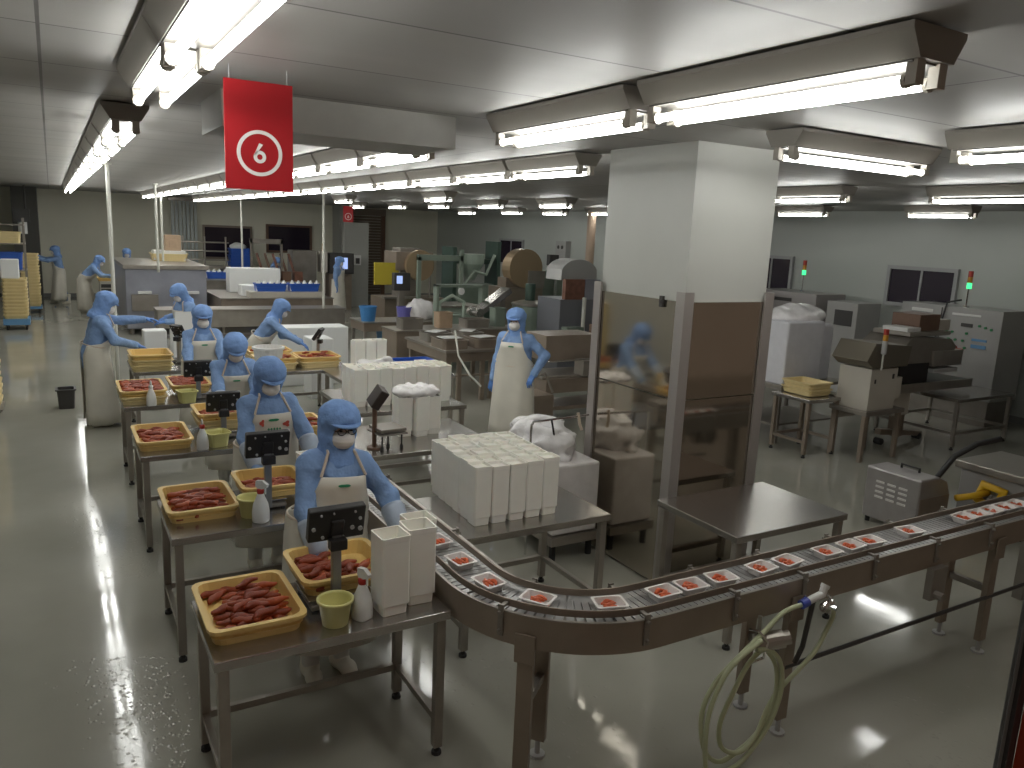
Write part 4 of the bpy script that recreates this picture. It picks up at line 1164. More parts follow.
person('worker standing with one hand on the hip in a long white apron by the machines', 5.32, 8.95, (-.75, -.66), 1.07, .02, 0, .08, 0,
       rh=(5.12, 9.19, .93), lh=(5.45, 8.66, 1.07), apron_z=.2, res=.014, eyes=True, pole_r=(.3, -1, -.1), pole_l=(-.9, -.55, -.1), prints=1)
person('worker seen from the side far back beside the blue buckets', 8.05, 25.2, (.75, -.6), 1.05, .05, 0, .25, 0, apron_z=.15, res=.024)
person('worker reaching both arms towards the far stack of yellow trays in the left aisle', .17, 29.2, (-1, -.1), 1.03, .12, 0, .1, 0, rh=(-.42, 29.3, 1.5), lh=(-.42, 29.0, 1.42), apron_z=.12, res=.024, trousers=TROUSER_B, stride=.15)
person('worker bending right over a tray stack in the far aisle', .72, 26.3, (1, -.25), 1.04, .72, 0, .05, 0, rh=(1.45, 26.0, 1.1), lh=(1.45, 26.3, 1.1), apron_z=.1, res=.022)
person('worker behind the grey tank of whom only the blue hood shows', 2.05, 28.2, (0, -1), 1.04, .1, 0, .2, 0, res=.026, rh=(1.9, 27.8, 1.1), lh=(2.2, 27.8, 1.1))
person('worker bent low behind the right end of the grey tank', 3.55, 27.6, (-.6, -.7), 1.0, .5, 0, .2, 0, res=.026)
person('worker in a blue hood far back, below the red sign beside the blue bins', 6.6, 28.2, (.5, -.8), .98, .45, 0, .3, 0, res=.026)

# ------------------------------------------------------------------ left aisle: trolleys of stacked trays, racks
def tray_trolley(x, y, w, d, n, lab, m, z0=.2, zr=.105):
    t = thing('trolley', 'low trolley ' + lab, 'trolley', (x, y, 0), 0, 'tray trolleys')
    MB().b2((-w / 2, -d / 2, .13), (w / 2, d / 2, z0 - .005)).build('deck', BLUE_PALE if 'nearest' not in lab else STEEL_DARK, t)
    for (px, py) in ((-1, -1), (1, -1), (-1, 1), (1, 1)):
        MB().cyl((px * (w / 2 - .08) - .02, py * (d / 2 - .08), .065), (px * (w / 2 - .08) + .02, py * (d / 2 - .08), .065), .065, 12).b2((px * (w / 2 - .08) - .03, py * (d / 2 - .08) - .02, .1), (px * (w / 2 - .08) + .03, py * (d / 2 - .08) + .02, .135)).build('caster', RUBBER, t)
    for i in range(n):
        tag(place('stacked_tray', tray_stack_mesh(w * .96, d * .96, zr, m), None, (x + rnd.uniform(-.01, .01), y + rnd.uniform(-.01, .01), z0 + i * (zr - .018))),
            '%s yellow tray from the bottom on the trolley %s' % (ORD[i], lab), 'tray', 'yellow trays stacked on the trolley ' + lab)
TS = {}
def tray_stack_mesh(w, d, h, m):
    k = (round(w, 2), round(d, 2), h, m.name)
    if k not in TS: TS[k] = MB().openbox(w, d, h, taper=.93, rim=.014, rimh=.03).mesh('stacked_tray', m)
    return TS[k]
tray_trolley(-.86, 22.9, .56, .7, 11, 'with a blue deck', YELLOW_PALE, z0=.28)
tray_trolley(-.6, 26.6, .5, .6, 17, 'at the reaching worker', YELLOW_PALE, z0=.2)
tray_trolley(-.98, 13.0, .5, .62, 16, 'nearest at the left edge', YELLOW_PALE, z0=.16)
tag(MB().b2((-1.12, 22.6, 1.26), (-.74, 23.0, 1.72)).build('white_box', FOAM, None, bevel=.02), 'white box standing on the tray stack with the blue deck', 'box')
t = thing('storage_rack', 'steel rack with blue bin and white boxes at the far left edge', 'rack', (-1.05, 25.2, 0))
for (px, py) in ((-.4, -.4), (.4, -.4), (-.4, .4), (.4, .4)): MB().b2((px - .02, py - .02, 0), (px + .02, py + .02, 2.7)).build('post', STEEL_DARK, t)
for z in (.5, 1.3, 2.0, 2.5): MB().b2((-.42, -.42, z), (.42, .42, z + .03)).build('shelf', STEEL_DARK, t)
crate(-1.05, 25.2, 1.33, .7, .7, .45, BLUE, 'blue bin on the rack at the far left edge')
crate(-1.05, 25.2, 2.03, .68, .68, .3, YELLOW_PALE, 'pale yellow bin on the rack at the far left edge', 'pale bins on the far left rack')
t = thing('wall_camera', 'white robot-like fixture with dark clamp hanging near the far left recess', 'fixture', (-.75, 28.6, 2.2))
MB().cyl((0, 0, 0), (0, 0, .35), .12, 14).build('housing', PAPER, t)
MB().b2((-.2, -.1, .35), (.2, .1, .75)).cyl((.1, 0, .75), (.1, 0, ZC - 2.2), .03, 8).build('clamp', DARK, t)
t = thing('tray_stand', 'small steel stand with drawers and a yellow tray under the bending far worker', 'stand', (1.35, 26.0, 0))
MB().b2((-.22, -.35, .0), (.22, .35, .98)).build('cabinet', IVORY, t)
for i in range(6): MB().b2((-.19, -.365, .1 + i * .14), (.19, -.35, .2 + i * .14)).build('drawer', DARK, t)
yellow_tray(1.35, 26.0, .98, .55, .62, 'orange-yellow tray on the stand of the bending far worker')
# grey bin low beside the side-on worker
tag(MB().openbox(.28, .3, .3, taper=.85).build('waste_bin', DARK, None, (.05, 13.3, 0)), 'small dark bin on the floor left of the side-on worker', 'bin')

# grey tank cabinet
t = thing('steel_tank', 'big blue-grey steel tank behind the side-on worker', 'tank', (0, 0, 0))
MB().b2((1.48, 21.2, .15), (3.35, 24.8, 1.62)).build('tank_body', STEEL_BLUE, t, bevel=.02)
MB().b2((1.44, 21.16, 1.62), (3.4, 24.84, 1.72)).build('rim', STEEL, t, bevel=.01)
MB().b2((1.6, 21.1, .6), (2.2, 21.2, 1.0)).b2((2.5, 21.12, .55), (3.2, 21.2, .62)).build('access_panel', STEEL_DARK, t)
MB().b2((1.75, 21.08, 1.02), (2.05, 21.2, 1.08)).b2((2.75, 21.08, 1.02), (3.15, 21.2, 1.08)).build('handle_plate', PAPER, t)
for (px, py) in ((1.6, 21.35), (3.25, 21.35), (1.6, 24.65), (3.25, 24.65)): MB().cyl((px, py, 0), (px, py, .16), .05, 10).build('foot', STEEL_DARK, t)
t = thing('box_tower', 'cream crates with a cardboard box on top, standing on the tank', 'crate', (2.75, 23.5, 1.72))
t['group'] = 'boxes on the tank'
MB().openbox(.95, .7, .2).build('crate_body', YELLOW_PALE, t)
MB().b2((-.4, -.3, .03), (.4, .3, .28)).build('packed_goods', PAPER, t)
tag(MB().b2((2.65, 23.3, 2.0), (3.05, 23.6, 2.42)).b2((2.75, 23.29, 2.1), (2.95, 23.3, 2.3)).build('cardboard_box', [CARD], None, bevel=.01), 'cream cardboard box on the crate above the tank', 'box')
# strip curtain at the back wall
t = thing('strip_curtain', 'pale hanging strip curtain at the back wall behind the tank', 'curtain', (4.2, 31.2, 0))
for i in range(7): MB().b2((-.42 + i * .13, -.02, .02), (-.32 + i * .13, .0, 3.5)).build('strip', mat('curtain_strip', (.5, .54, .53), .3), t)
MB().b2((-.5, -.06, 3.5), (.55, .3, 3.6)).build('curtain_rail', STEEL, t)
# tubular rack behind the tank
t = thing('pipe_rack', 'tubular steel rack with rails behind the tank', 'rack', (4.55, 29.0, 0))
for px in (-.7, 0, .7):
    MB().cyl((px, 0, 0), (px, 0, 2.3), .03, 8).build('upright', STEEL, t)
for z in (1.5, 1.8, 2.1): MB().cyl((-.8, 0, z), (.8, 0, z), .025, 8).build('cross_rail', STEEL, t)
MB().b2((-.8, -.3, 1.25), (.8, .3, 1.3)).build('rack_shelf', STEEL, t)

# long counter with foam blocks and blue crates
def bench(name, lab, cat, x0, x1, y0, y1, z0, z1, m=STEEL, legs=True, shelf=None, rz=0):
    t = thing(name, lab, cat, ((x0 + x1) / 2, (y0 + y1) / 2, 0), rz)
    w, d = (x1 - x0) / 2, (y1 - y0) / 2
    MB().b2((-w, -d, z0), (w, d, z1)).build('bench_body', m, t, bevel=.01)
    MB().b2((-w - .02, -d - .02, z1), (w + .02, d + .02, z1 + .025)).build('bench_top', STEEL, t)
    if legs:
        for sx in (-1, 1):
            for sy in (-1, 1): MB().b2((sx * (w - .05) - .03, sy * (d - .05) - .03, 0), (sx * (w - .05) + .03, sy * (d - .05) + .03, z0)).build('leg', STEEL_DARK, t)
    if shelf: MB().b2((-w + .05, -d + .05, shelf), (w - .05, d - .05, shelf + .025)).build('shelf', STEEL_DARK, t)
    return t
bench('steel_counter', 'long plain steel counter behind the two far packers', 'counter', 1.9, 6.1, 18.5, 19.2, .5, .88, STEEL, shelf=.25)
bench('steel_counter', 'steel machine bed under the foam blocks behind the long counter', 'counter', 3.5, 6.3, 20.1, 22.6, .3, .98, STEEL_BROWN)
bench('steel_counter', 'steel bench under the small blue crate right of the tank', 'counter', 3.6, 5.0, 24.5, 26.6, .3, 1.1, STEEL_DARK)
tag(MB().b2((4.0, 21.75, 1.005), (5.35, 22.2, 1.65)).build('foam_block', FOAM, None, bevel=.02), 'upper large white foam slab behind the blue crates', 'block', 'foam slabs')
tag(MB().b2((4.1, 20.65, 1.005), (5.75, 21.15, 1.28)).build('foam_block', FOAM, None, bevel=.02), 'lower long white foam slab right behind the blue crates', 'block', 'foam slabs')
def bottle_crate(x0, x1, y0, y1, z, lab):
    crate((x0 + x1) / 2, (y0 + y1) / 2, z, x1 - x0, y1 - y0, .2, BLUE, lab, 'blue crates of white bottles')
    n = 5
    for i in range(n):
        tag(MB().lathe([(.055, 0), (.06, .01), (.06, .2), (.03, .24), (.025, .27)], n=12).build('bottle', PAPER, None, (x0 + (i + .5) / n * (x1 - x0), (y0 + y1) / 2 - .1, z + .012)),
            '%s white bottle in the %s' % (ORD[i], lab), 'bottle', 'white bottles in blue crates')
bottle_crate(4.35, 5.15, 20.2, 20.58, 1.16, 'left blue crate before the foam slabs')
bottle_crate(5.2, 6.0, 20.2, 20.58, 1.16, 'right blue crate before the foam slabs')
tag(MB().b2((4.2, 20.15, 1.005), (6.1, 20.62, 1.155)).build('crate_plinth', IVORY, None, bevel=.01), 'cream slab under the pair of blue crates', 'slab')
bottle_crate(3.95, 4.75, 25.0, 25.5, 1.13, 'small blue crate right of the tank')
# far blue bins
for i in range(3):
    crate(5.9, 30.0, 1.15 + i * .24, .8 - .03 * i, .6, .26, BLUE, '%s far blue bin in the stack left of the white pole' % ('lowest', 'middle', 'topmost')[i], 'stacked far blue bins')
bench('steel_counter', 'far bench under the stacked blue bins', 'counter', 5.3, 6.6, 29.6, 30.5, .2, 1.12, STEEL_DARK)
lump('plastic_bag', (5.85, 30.0, 1.95), (.3, .25, .14), FOAM, 'white bag lying on top of the stacked far blue bins', 'bag', 8, 14, .02, .03)

# control machine with lit screen, brown mechanisms
t = thing('control_machine', 'machine with a lit blue-white screen below the dark back window', 'machine', (8.0, 26.5, 0))
MB().b2((-1.15, -.3, .0), (-.35, .4, 2.0)).build('cabinet', STEEL_DARK, t, bevel=.02)
MB().b2((-.2, -.3, 1.3), (.02, .1, 2.0)).build('slim_panel', IVORY, t)
MB().b2((.1, -.3, 1.25), (.95, .2, 1.95)).build('screen_housing', DARK, t, bevel=.02)
MB().b2((.28, -.315, 1.42), (.72, -.3, 1.8)).build('screen', SCREEN, t)
MB().b2((.1, -.2, 0), (.9, .2, 1.25)).build('pedestal', STEEL_BROWN, t)
MB().cyl((-.05, 0, 2.0), (-.05, 0, 2.25), .04, 10).build('signal_lamp', LAMP_Y, t)
t = thing('rack_machine', 'brown frame machine of angled bars left of the lit screen', 'machine', (6.3, 25.5, 0))
for k in range(5): MB().tube([(-.6 + k * .25, -.2, .1), (-.5 + k * .25, .1, 1.1), (-.7 + k * .25, .3, 1.9)], .04, 6).build('angled_bar', BROWN if k % 2 else RUST, t)
MB().b2((-.8, -.3, .95), (.7, .4, 1.05)).b2((-.8, -.3, .0), (.7, .4, .9)).build('machine_bed', STEEL_BROWN, t)
for q in range(4): MB().b2((-.7 + q * .36, -.2, 1.05), (-.45 + q * .36, .1, 1.35)).build('fitting', [RUST, CARD, BROWN, RUST][q], t)
MB().b2((-.9, .2, 2.2), (.1, .35, 2.35)).b2((-.9, .2, 1.0), (-.84, .3, 2.35)).b2((.04, .2, 1.0), (.1, .3, 2.35)).build('gantry', STEEL_DARK, t)
t = thing('wall_phone_post', 'grey post with a white wall box beside the small far red sign', 'post', (9.6, 27.5, 0))
MB().b2((-.6, -.1, 0), (.3, .2, 3.0)).build('panel', WALL_L, t)
MB().b2((-.25, -.16, 1.5), (.0, -.1, 1.85)).build('wall_box', PAPER, t)
MB().b2((-.2, -.18, 1.55), (-.06, -.16, 1.75)).build('box_face', DARK, t)
# blue buckets near the far worker
def pail(x, y, z, m, lab, s=1.0):
    tag(MB().lathe([(.15 * s, 0), (.19 * s, .3 * s), (.2 * s, .3 * s), (.2 * s, .33 * s), (.18 * s, .33 * s), (.14 * s, .02)], n=18).build('pail', m, None, (x, y, z), smooth=False), lab, 'bucket', 'far buckets')
bench('steel_counter', 'low bench with buckets between the far worker and the near white stacks', 'counter', 5.8, 7.8, 16.3, 17.2, .62, .8, STEEL_BROWN, shelf=.3)
pail(6.0, 16.6, .825, BLUE_BUCKET, 'bright blue bucket on the low bench behind the long foam sheet')
pail(6.4, 16.7, .325, BLUE_PALE, 'large pale blue bucket on the shelf of the low bench', .85)
pail(7.1, 16.6, .325, PURPLE, 'violet bucket on the shelf of the low bench', .8)
pail(6.9, 16.7, .825, PURPLE, 'violet tub on the low bench beside the white bag', .9)
lump('plastic_bag', (7.35, 16.75, 1.02), (.4, .25, .26), BAG, 'wrinkled plastic bag on the low bench right of the far worker', 'bag', 12, 12, .03, .03, flat=-.2)
# foam sheets and tub behind the bending worker
tag(MB().b2((3.35, 13.9, 0), (4.65, 14.4, 1.06)).build('foam_block', FOAM, None, bevel=.02), 'wide white foam block standing behind the tilted grey scale', 'block', 'foam blocks behind the bending worker')
tag(MB().b2((3.62, 12.72, .0), (4.0, 13.2, 1.02)).build('foam_block', FOAM, None, bevel=.02), 'narrow white foam block right beside the tilted grey scale', 'block', 'foam blocks behind the bending worker')
tag(MB().b2((1.52, 12.9, 0), (1.95, 13.25, 1.18)).build('foam_block', FOAM, None, bevel=.02), 'white foam box beside the far tray stacks', 'block', 'foam boxes beside the tray stacks')
tag(MB().box((1.73, 12.88, 1.3), (.36, .02, .36), .2, Matrix.Rotation(-.12, 3, 'X')).build('white_sheet', PAPER, None), 'tilted white plastic sheet left of the two far packers', 'sheet')
tag(MB().b2((1.1, 12.7, 0), (1.42, 13.0, 1.22)).build('foam_block', FOAM, None, bevel=.02), 'white foam box left of the tilted sheet', 'block', 'foam boxes beside the tray stacks')
tag(MB().lathe([(.17, 0), (.2, .28), (.22, .28), (.22, .31), (.19, .31), (.16, .03)], n=22).build('tub', FOAM, None, (2.52, 10.98, .88)), 'round white tub beside the trays of the bending worker', 'tub')
# white bins on packing tables
for (x, y, z, lab) in ((1.6, 5.72, ZT, 'white container beside the left hand of the second worker'), (1.57, 7.72, ZT, 'white container beside the third worker'), (1.6, 9.6, ZT, 'white container beside the fourth worker')):
    container(C_LOW, x, y, z, lab, 'single white containers beside the packers', .1, .75)

# ------------------------------------------------------------------ machines in the middle distance
def parts(name, lab, cat, loc, items, rz=0.0, group=None):
    """items: (part name, material, [boxes as (a, b)] or MB)"""
    t = thing(name, lab, cat, loc, rz, group)
    for nm, m, bs in items:
        if isinstance(bs, MB): mb = bs
        else:
            mb = MB()
            for a, b in bs: mb.b2(a, b)
        mb.build(nm, m, t, bevel=.006)
    return t
# table with boxes and a forest of pipe legs
t = thing('machine_table', 'brown steel machine table with flat boxes left of the standing worker', 'table', (6.35, 12.6, 0))
MB().b2((-.75, -.9, .86), (.75, .9, .9)).build('tabletop', STEEL, t)
MB().b2((-.72, -.86, .7), (.72, .86, .86)).build('apron_panel', STEEL_BROWN, t)
for i, (px, py) in enumerate(((-.65, -.8), (-.45, -.8), (0, -.8), (.2, -.75), (.6, -.8), (-.65, .8), (.1, .8), (.65, .8))):
    MB().b2((px - .035, py - .035, 0), (px + .035, py + .035, .72)).build('leg', STEEL_BROWN, t)
MB().cyl((-.65, -.8, .45), (.6, -.8, .45), .02, 8).build('rail', STEEL_BROWN, t)
for i, (x, y, w, d, m) in enumerate(((5.85, 12.1, .5, .6, STEEL_BROWN), (6.5, 12.1, .55, .55, STEEL_BROWN), (5.95, 12.9, .5, .5, STEEL_DARK), (6.6, 12.9, .5, .5, STEEL))):
    tag(MB().openbox(w, d, .16, taper=.98, rim=.01, rimh=.012).build('steel_box', m, None, (x, y, .9)), '%s flat steel box on the machine table left of the standing worker' % ('front left', 'front right', 'back left', 'back right')[i], 'box', 'flat steel boxes')
    tag(MB().box((x, y, 1.075), (w * .7, d * .5, .012), .3 * i).build('paper_sheet', PAPER, None), 'pale sheet lying on the %s flat steel box' % ('front left', 'front right', 'back left', 'back right')[i], 'sheet', 'pale sheets on the steel boxes')
# brown bench machine right behind the standing worker
parts('filling_machine', 'brown steel machine with rails and pipes behind the standing worker', 'machine', (7.3, 10.2, 0), [
    ('upper_housing', STEEL_BROWN, [((-.75, -.1, .95), (.25, .5, 1.35))]), ('cover_plate', BROWN, [((.45, -.15, .75), (1.1, .45, 1.45))]),
    ('machine_bed', STEEL_BROWN, [((-.9, -.4, .5), (1.0, .4, .72))]), ('belt', STEEL, [((-.95, -.35, .72), (1.05, .3, .76))]),
    ('control_block', STEEL_DARK, [((-.3, -.5, .76), (.05, -.25, 1.0)), ((.12, -.5, .76), (.4, -.25, .98))]),
    ('leg', STEEL_DARK, [((-.85, -.35, 0), (-.77, -.27, .5))]), ('leg', STEEL_DARK, [((.85, -.35, 0), (.93, -.27, .5))]), ('leg', STEEL_DARK, [((-.85, .27, 0), (-.77, .35, .5))]), ('leg', STEEL_DARK, [((.85, .27, 0), (.93, .35, .5))]),
    ('lower_tray', STEEL_BROWN, [((-.8, -.3, .2), (.9, .3, .26))]),
    ('guide_rod', CHROME, MB().cyl((-.9, -.42, 1.0), (1.0, -.42, 1.02), .014, 8).cyl((.3, -.42, .76), (.3, -.42, 1.2), .014, 8))])
tag(MB().tube([(4.72, 9.6, 1.55), (4.74, 9.5, 1.2), (4.85, 9.35, .95), (5.0, 9.3, .8)], .014, 8).build('air_hose', PIPE, None), 'thin pale air hose hanging left of the standing worker', 'hose')
bench('steel_counter', 'brown steel counter running behind the machine table', 'counter', 5.8, 8.6, 14.4, 15.2, .25, .86, STEEL_BROWN)
# depositors, towers
parts('press_machine', 'tall machine with a round brass-coloured drum left of the middle, behind the counters', 'machine', (8.6, 20.5, 0), [
    ('base', STEEL_BROWN, [((-.9, -.5, 0), (.9, .6, 1.0))]), ('column', STEEL_DARK, [((-.35, -.2, 1.0), (.25, .4, 2.35))]), ('upper_head', STEEL_BROWN, [((-.55, -.4, 1.75), (.55, .5, 2.25))]),
    ('reflection', mat('brass_reflection', (.40, .30, .19), .4, .6), MB().cyl((.1, -.55, 1.9), (.1, -.4, 1.9), .42, 24)),  # round reflection on the window glass, modelled as a solid brass-coloured disc
    ('side_arm', STEEL, MB().cyl((.5, -.3, 1.0), (.5, -.3, 1.9), .035, 8)), ('yellow_panel', YEL_SIGN, [((-1.15, -.35, 1.35), (-.45, -.3, 1.95))]), ('feed_tray', STEEL, [((-1.0, -.7, 1.0), (.0, -.5, 1.06))])])
parts('green_trough', 'pale green trough machine in the middle distance', 'machine', (8.9, 18.2, 0), [
    ('trough_body', GREEN_PALE, [((-1.0, -.5, .55), (.5, .5, .98))]), ('trough_rim', STEEL, [((-1.05, -.55, .98), (.55, .55, 1.03))]), ('base', GREEN_DARK, [((-.9, -.45, 0), (.4, .45, .55))]),
    ('motor_box', GREEN_DARK, [((.56, -.5, .3), (.98, .4, .95))]), ('frame_post', GREY_GREEN, [((-.9, .3, 1.0), (-.8, .4, 2.2)), ((.3, .3, 1.0), (.4, .4, 2.4))]), ('cross_beam', GREY_GREEN, [((-.9, .3, 2.1), (.4, .4, 2.25))])])
parts('green_frame_machine', 'dark green framed machine with pipes standing behind the pale green trough', 'machine', (11.2, 21.6, 0), [
    ('frame', GREEN_DARK, [((-.9, -.4, 0), (-.78, .4, 2.4)), ((.6, -.4, 0), (.72, .4, 2.6)), ((-.9, -.1, 1.9), (.72, .1, 2.05))]), ('body', GREY_GREEN, [((-.75, -.35, .2), (.55, .35, 1.3))]),
    ('hopper', GREEN_PALE, MB().lathe([(.12, 1.4), (.4, 1.9), (.42, 2.2)], (-.1, 0, 0), 16)), ('pipework', GREEN_PALE, MB().tube([(-.6, -.4, 1.2), (-.2, -.45, 1.7), (.2, -.45, 1.6), (.5, -.4, 2.2)], .05, 8))])
parts('reflection_machine', 'machine with the second round brass drum, left of the tower machine', 'machine', (10.55, 17.9, 0), [
    ('body', STEEL_BROWN, [((-.6, -.4, 0), (.6, .4, 1.5))]), ('reflection', MATS['brass_reflection'], MB().cyl((0, -.5, 2.0), (0, -.1, 2.0), .5, 28)), ('reflection_stand', STEEL_BROWN, [((-.5, -.35, 1.5), (.5, .1, 1.75))]),  # second window-glass reflection, given a solid round shape and brass colour
    ('panel', STEEL_DARK, [((.05, -.55, 1.5), (.55, -.5, 1.95))])])
t = thing('steel_chute', 'bright slanted steel chute with a round end before the second drum machine', 'chute', (8.45, 15.6, 0))
MB().prism([(-.28, 1.12), (-.2, 1.05), (.55, 1.55), (.48, 1.66)], (1, 0, 0), (0, 0, 1), (0, 1, 0), (0, -.2, 0), .4).build('chute_plate', STEEL_TOP, t)
MB().cyl((-.26, -.22, 1.1), (-.26, .22, 1.1), .1, 16).build('round_end', STEEL_TOP, t)
MB().b2((.3, -.15, 0), (.4, .15, 1.5)).b2((-.2, -.15, 0), (-.12, .15, 1.0)).build('support', STEEL_DARK, t)
parts('panel_machine', 'green-grey machine with a dark control box right of the second drum', 'machine', (11.9, 18.6, 0), [
    ('body', GREEN_DARK, [((-.5, -.4, 0), (.5, .4, 1.2))]), ('upper_body', GREY_GREEN, [((-.35, -.3, 1.2), (.4, .4, 1.9))]), ('control_box', DARK, [((-.1, -.36, 2.05), (.2, -.2, 2.35))]), ('post', GREY_GREEN, [((.0, -.28, 1.9), (.08, -.2, 2.1))]),
    ('piston', CHROME, MB().cyl((.1, -.4, .9), (.1, -.4, 1.7), .04, 8)), ('side_box', GREEN_PALE, [((-.8, -.5, .6), (-.52, -.1, 1.1))])])
parts('tower_machine', 'tall grey tower machine topped by a dome-shaped reflection behind the standing worker', 'machine', (9.75, 14.2, 0), [
    ('body', mat('tower_grey', (.22, .225, .25), .4, .4), [((-.5, -.4, 0), (.55, .5, 1.55))]), ('reflection_dome', mat('reflection_dome_steel', (.44, .44, .43), .35, .5), MB().prism([(-.45, 1.95)] + [(.02 + .47 * math.cos(a / 12 * PI), 2.1 + .3 * math.sin(a / 12 * PI)) for a in range(12, -1, -1)][1:-1][::1] + [(.49, 1.95)], (1, 0, 0), (0, 0, 1), (0, 1, 0), (0, -.3, 0), .6)),  # domed cap models another reflection on the glass as a solid part
    ('window_panel', RUST, [((-.4, -.42, 1.55), (.1, -.3, 1.98))]), ('side_panel', STEEL_BLUE, [((.12, -.4, 1.55), (.52, .3, 1.98))]), ('white_post', PIPE, MB().cyl((.05, -.5, 0), (.05, -.5, 1.6), .045, 10)), ('front_box', GREY_GREEN, [((-.45, -.65, .4), (-.02, -.42, .98))])])
parts('grey_cabinet', 'wide green-grey cabinet right of the tower machine', 'cabinet', (12.3, 16.0, 0), [
    ('body', GREY_GREEN, [((-.85, -.4, .1), (.85, .5, 1.75))]), ('base', GREEN_DARK, [((-1.0, -.6, 0), (1.0, .4, .95))]), ('front_trough', GREEN_PALE, [((-1.1, -.9, .6), (-.2, -.6, .9))]), ('top_knob', GREEN_DARK, MB().cyl((.2, 0, 1.75), (.2, 0, 1.9), .16, 14)), ('door', GREY_GREEN, [((-.8, -.43, .98), (-.02, -.4, 1.7)), ((.02, -.43, .98), (.8, -.4, 1.7))])])
parts('control_stand', 'rust-red control panel stand with a lamp on top, just left of the pillar', 'machine', (11.2, 13.0, 0), [
    ('panel', RUST, [((-.28, -.15, 1.2), (.28, .15, 1.95))]), ('stand', STEEL_BROWN, [((-.1, -.1, 0), (.1, .1, 1.2))]), ('frame', mat('pink_grey_frame', (.42, .30, .27), .5), [((-.33, -.18, 1.1), (-.28, .18, 2.0)), ((.28, -.18, 1.1), (.33, .18, 2.0)), ((-.33, -.18, 1.95), (.33, .18, 2.0))]), ('buttons', KNOB, [((-.2, -.17, 1.7), (-.1, -.15, 1.8)), ((.05, -.17, 1.7), (.15, -.15, 1.8)), ((-.15, -.17, 1.4), (.1, -.15, 1.5))]), ('lamp', LAMP_R, MB().cyl((-.15, 0, 2.0), (-.15, 0, 2.12), .07, 12).cyl((-.15, 0, 2.12), (-.15, 0, 2.18), .075, 12))])
t = thing('steel_hopper', 'shiny ribbed steel hopper with a flap left of the pillar', 'hopper', (9.0, 10.9, 0))
MB().prism([(-.25, 1.42), (.4, 1.5), (.42, 1.95), (.12, 2.0)], (1, 0, 0), (0, 0, 1), (0, 1, 0), (0, -.25, 0), .5).build('hopper_body', STEEL_TOP, t, bevel=.02)
for k in range(3): MB().b2((-.2, -.2 + k * .17, 1.7), (.2, -.18 + k * .17, 1.72)).build('rib', STEEL, t)
MB().b2((-.4, -.22, 1.36), (.25, .22, 1.44)).build('flap', PAPER, t)
MB().b2((.05, -.2, 0), (.35, .2, 1.42)).build('stand', STEEL_DARK, t)
t = thing('wall_pipe_column', 'reddish cream pipe column left of the pillar top', 'column', (12.6, 17.5, 0))
MB().cyl((0, 0, 0), (0, 0, ZC), .12, 16).build('column_pipe', mat('cream_column', (.46, .34, .25), .5), t)
MB().lathe([(.16, 0), (.16, .05)], n=16).build('column_base', STEEL_DARK, t)

# ------------------------------------------------------------------ right side machines
parts('bagged_stack_table', 'low steel stand holding the big wrapped white stack right of the pillar', 'stand', (9.75, 8.12, 0), [
    ('stand_top', STEEL, [((-.7, -.5, .82), (.75, .6, .88))]), ('leg', STEEL_DARK, [((-.65, -.45, 0), (-.6, -.4, .82))]), ('leg', STEEL_DARK, [((.65, -.45, 0), (.7, -.4, .82))]), ('leg', STEEL_DARK, [((-.65, .5, 0), (-.6, .55, .82))]), ('leg', STEEL_DARK, [((.65, .5, 0), (.7, .55, .82))]), ('shelf', STEEL_DARK, [((-.65, -.4, .25), (.7, .5, .28))])])
t = thing('wrapped_stack', 'large wrapped white stack right of the pillar, with a clear bag on top', 'stack', (9.6, 8.0, .88))
MB().b2((-.5, -.35, 0), (.3, .4, .93)).build('white_block', mat('wrapped_white', (.66, .66, .70), .35, noise=.05, bump=.15, bscale=10), t, bevel=.03)
MB().b2((.31, -.2, 0), (.7, .4, .86)).build('white_block', MATS['wrapped_white'], t, bevel=.03)
lump('bag_top', (.15, .1, .93), (.55, .35, .2), BAG, None, None, 21, 13, .03, .025, parent=t)
yellow_tray(9.2, 7.3, .84, .5, .55, 'yellow tray low right of the pillar beside the wrapped stack', YELLOW_PALE)
yellow_tray(9.2, 7.3, .93, .5, .55, 'upper yellow tray low right of the pillar beside the wrapped stack', YELLOW_PALE)
table(8.82, 9.5, 6.92, 7.58, .83, 'small steel table under two yellow trays right of the pillar', rails=('l', 'r', 'b'), leg=STEEL_BROWN)
parts('infeed_conveyor', 'short grey belt conveyor in front of the wrapped stack', 'conveyor', (9.58, 7.24, 0), [
    ('belt', PAPER, [((-.1, -.2, .84), (.75, .2, .88))]), ('side_frame', IVORY, [((-.12, -.24, .72), (.78, -.2, .87)), ((-.12, .2, .72), (.78, .24, .87))]), ('drive_box', IVORY, [((.05, -.2, .5), (.4, -.14, .72))]), ('leg', STEEL_DARK, [((.0, -.2, 0), (.05, -.15, .72))]), ('leg', STEEL_DARK, [((.65, -.2, 0), (.7, -.15, .72))])])
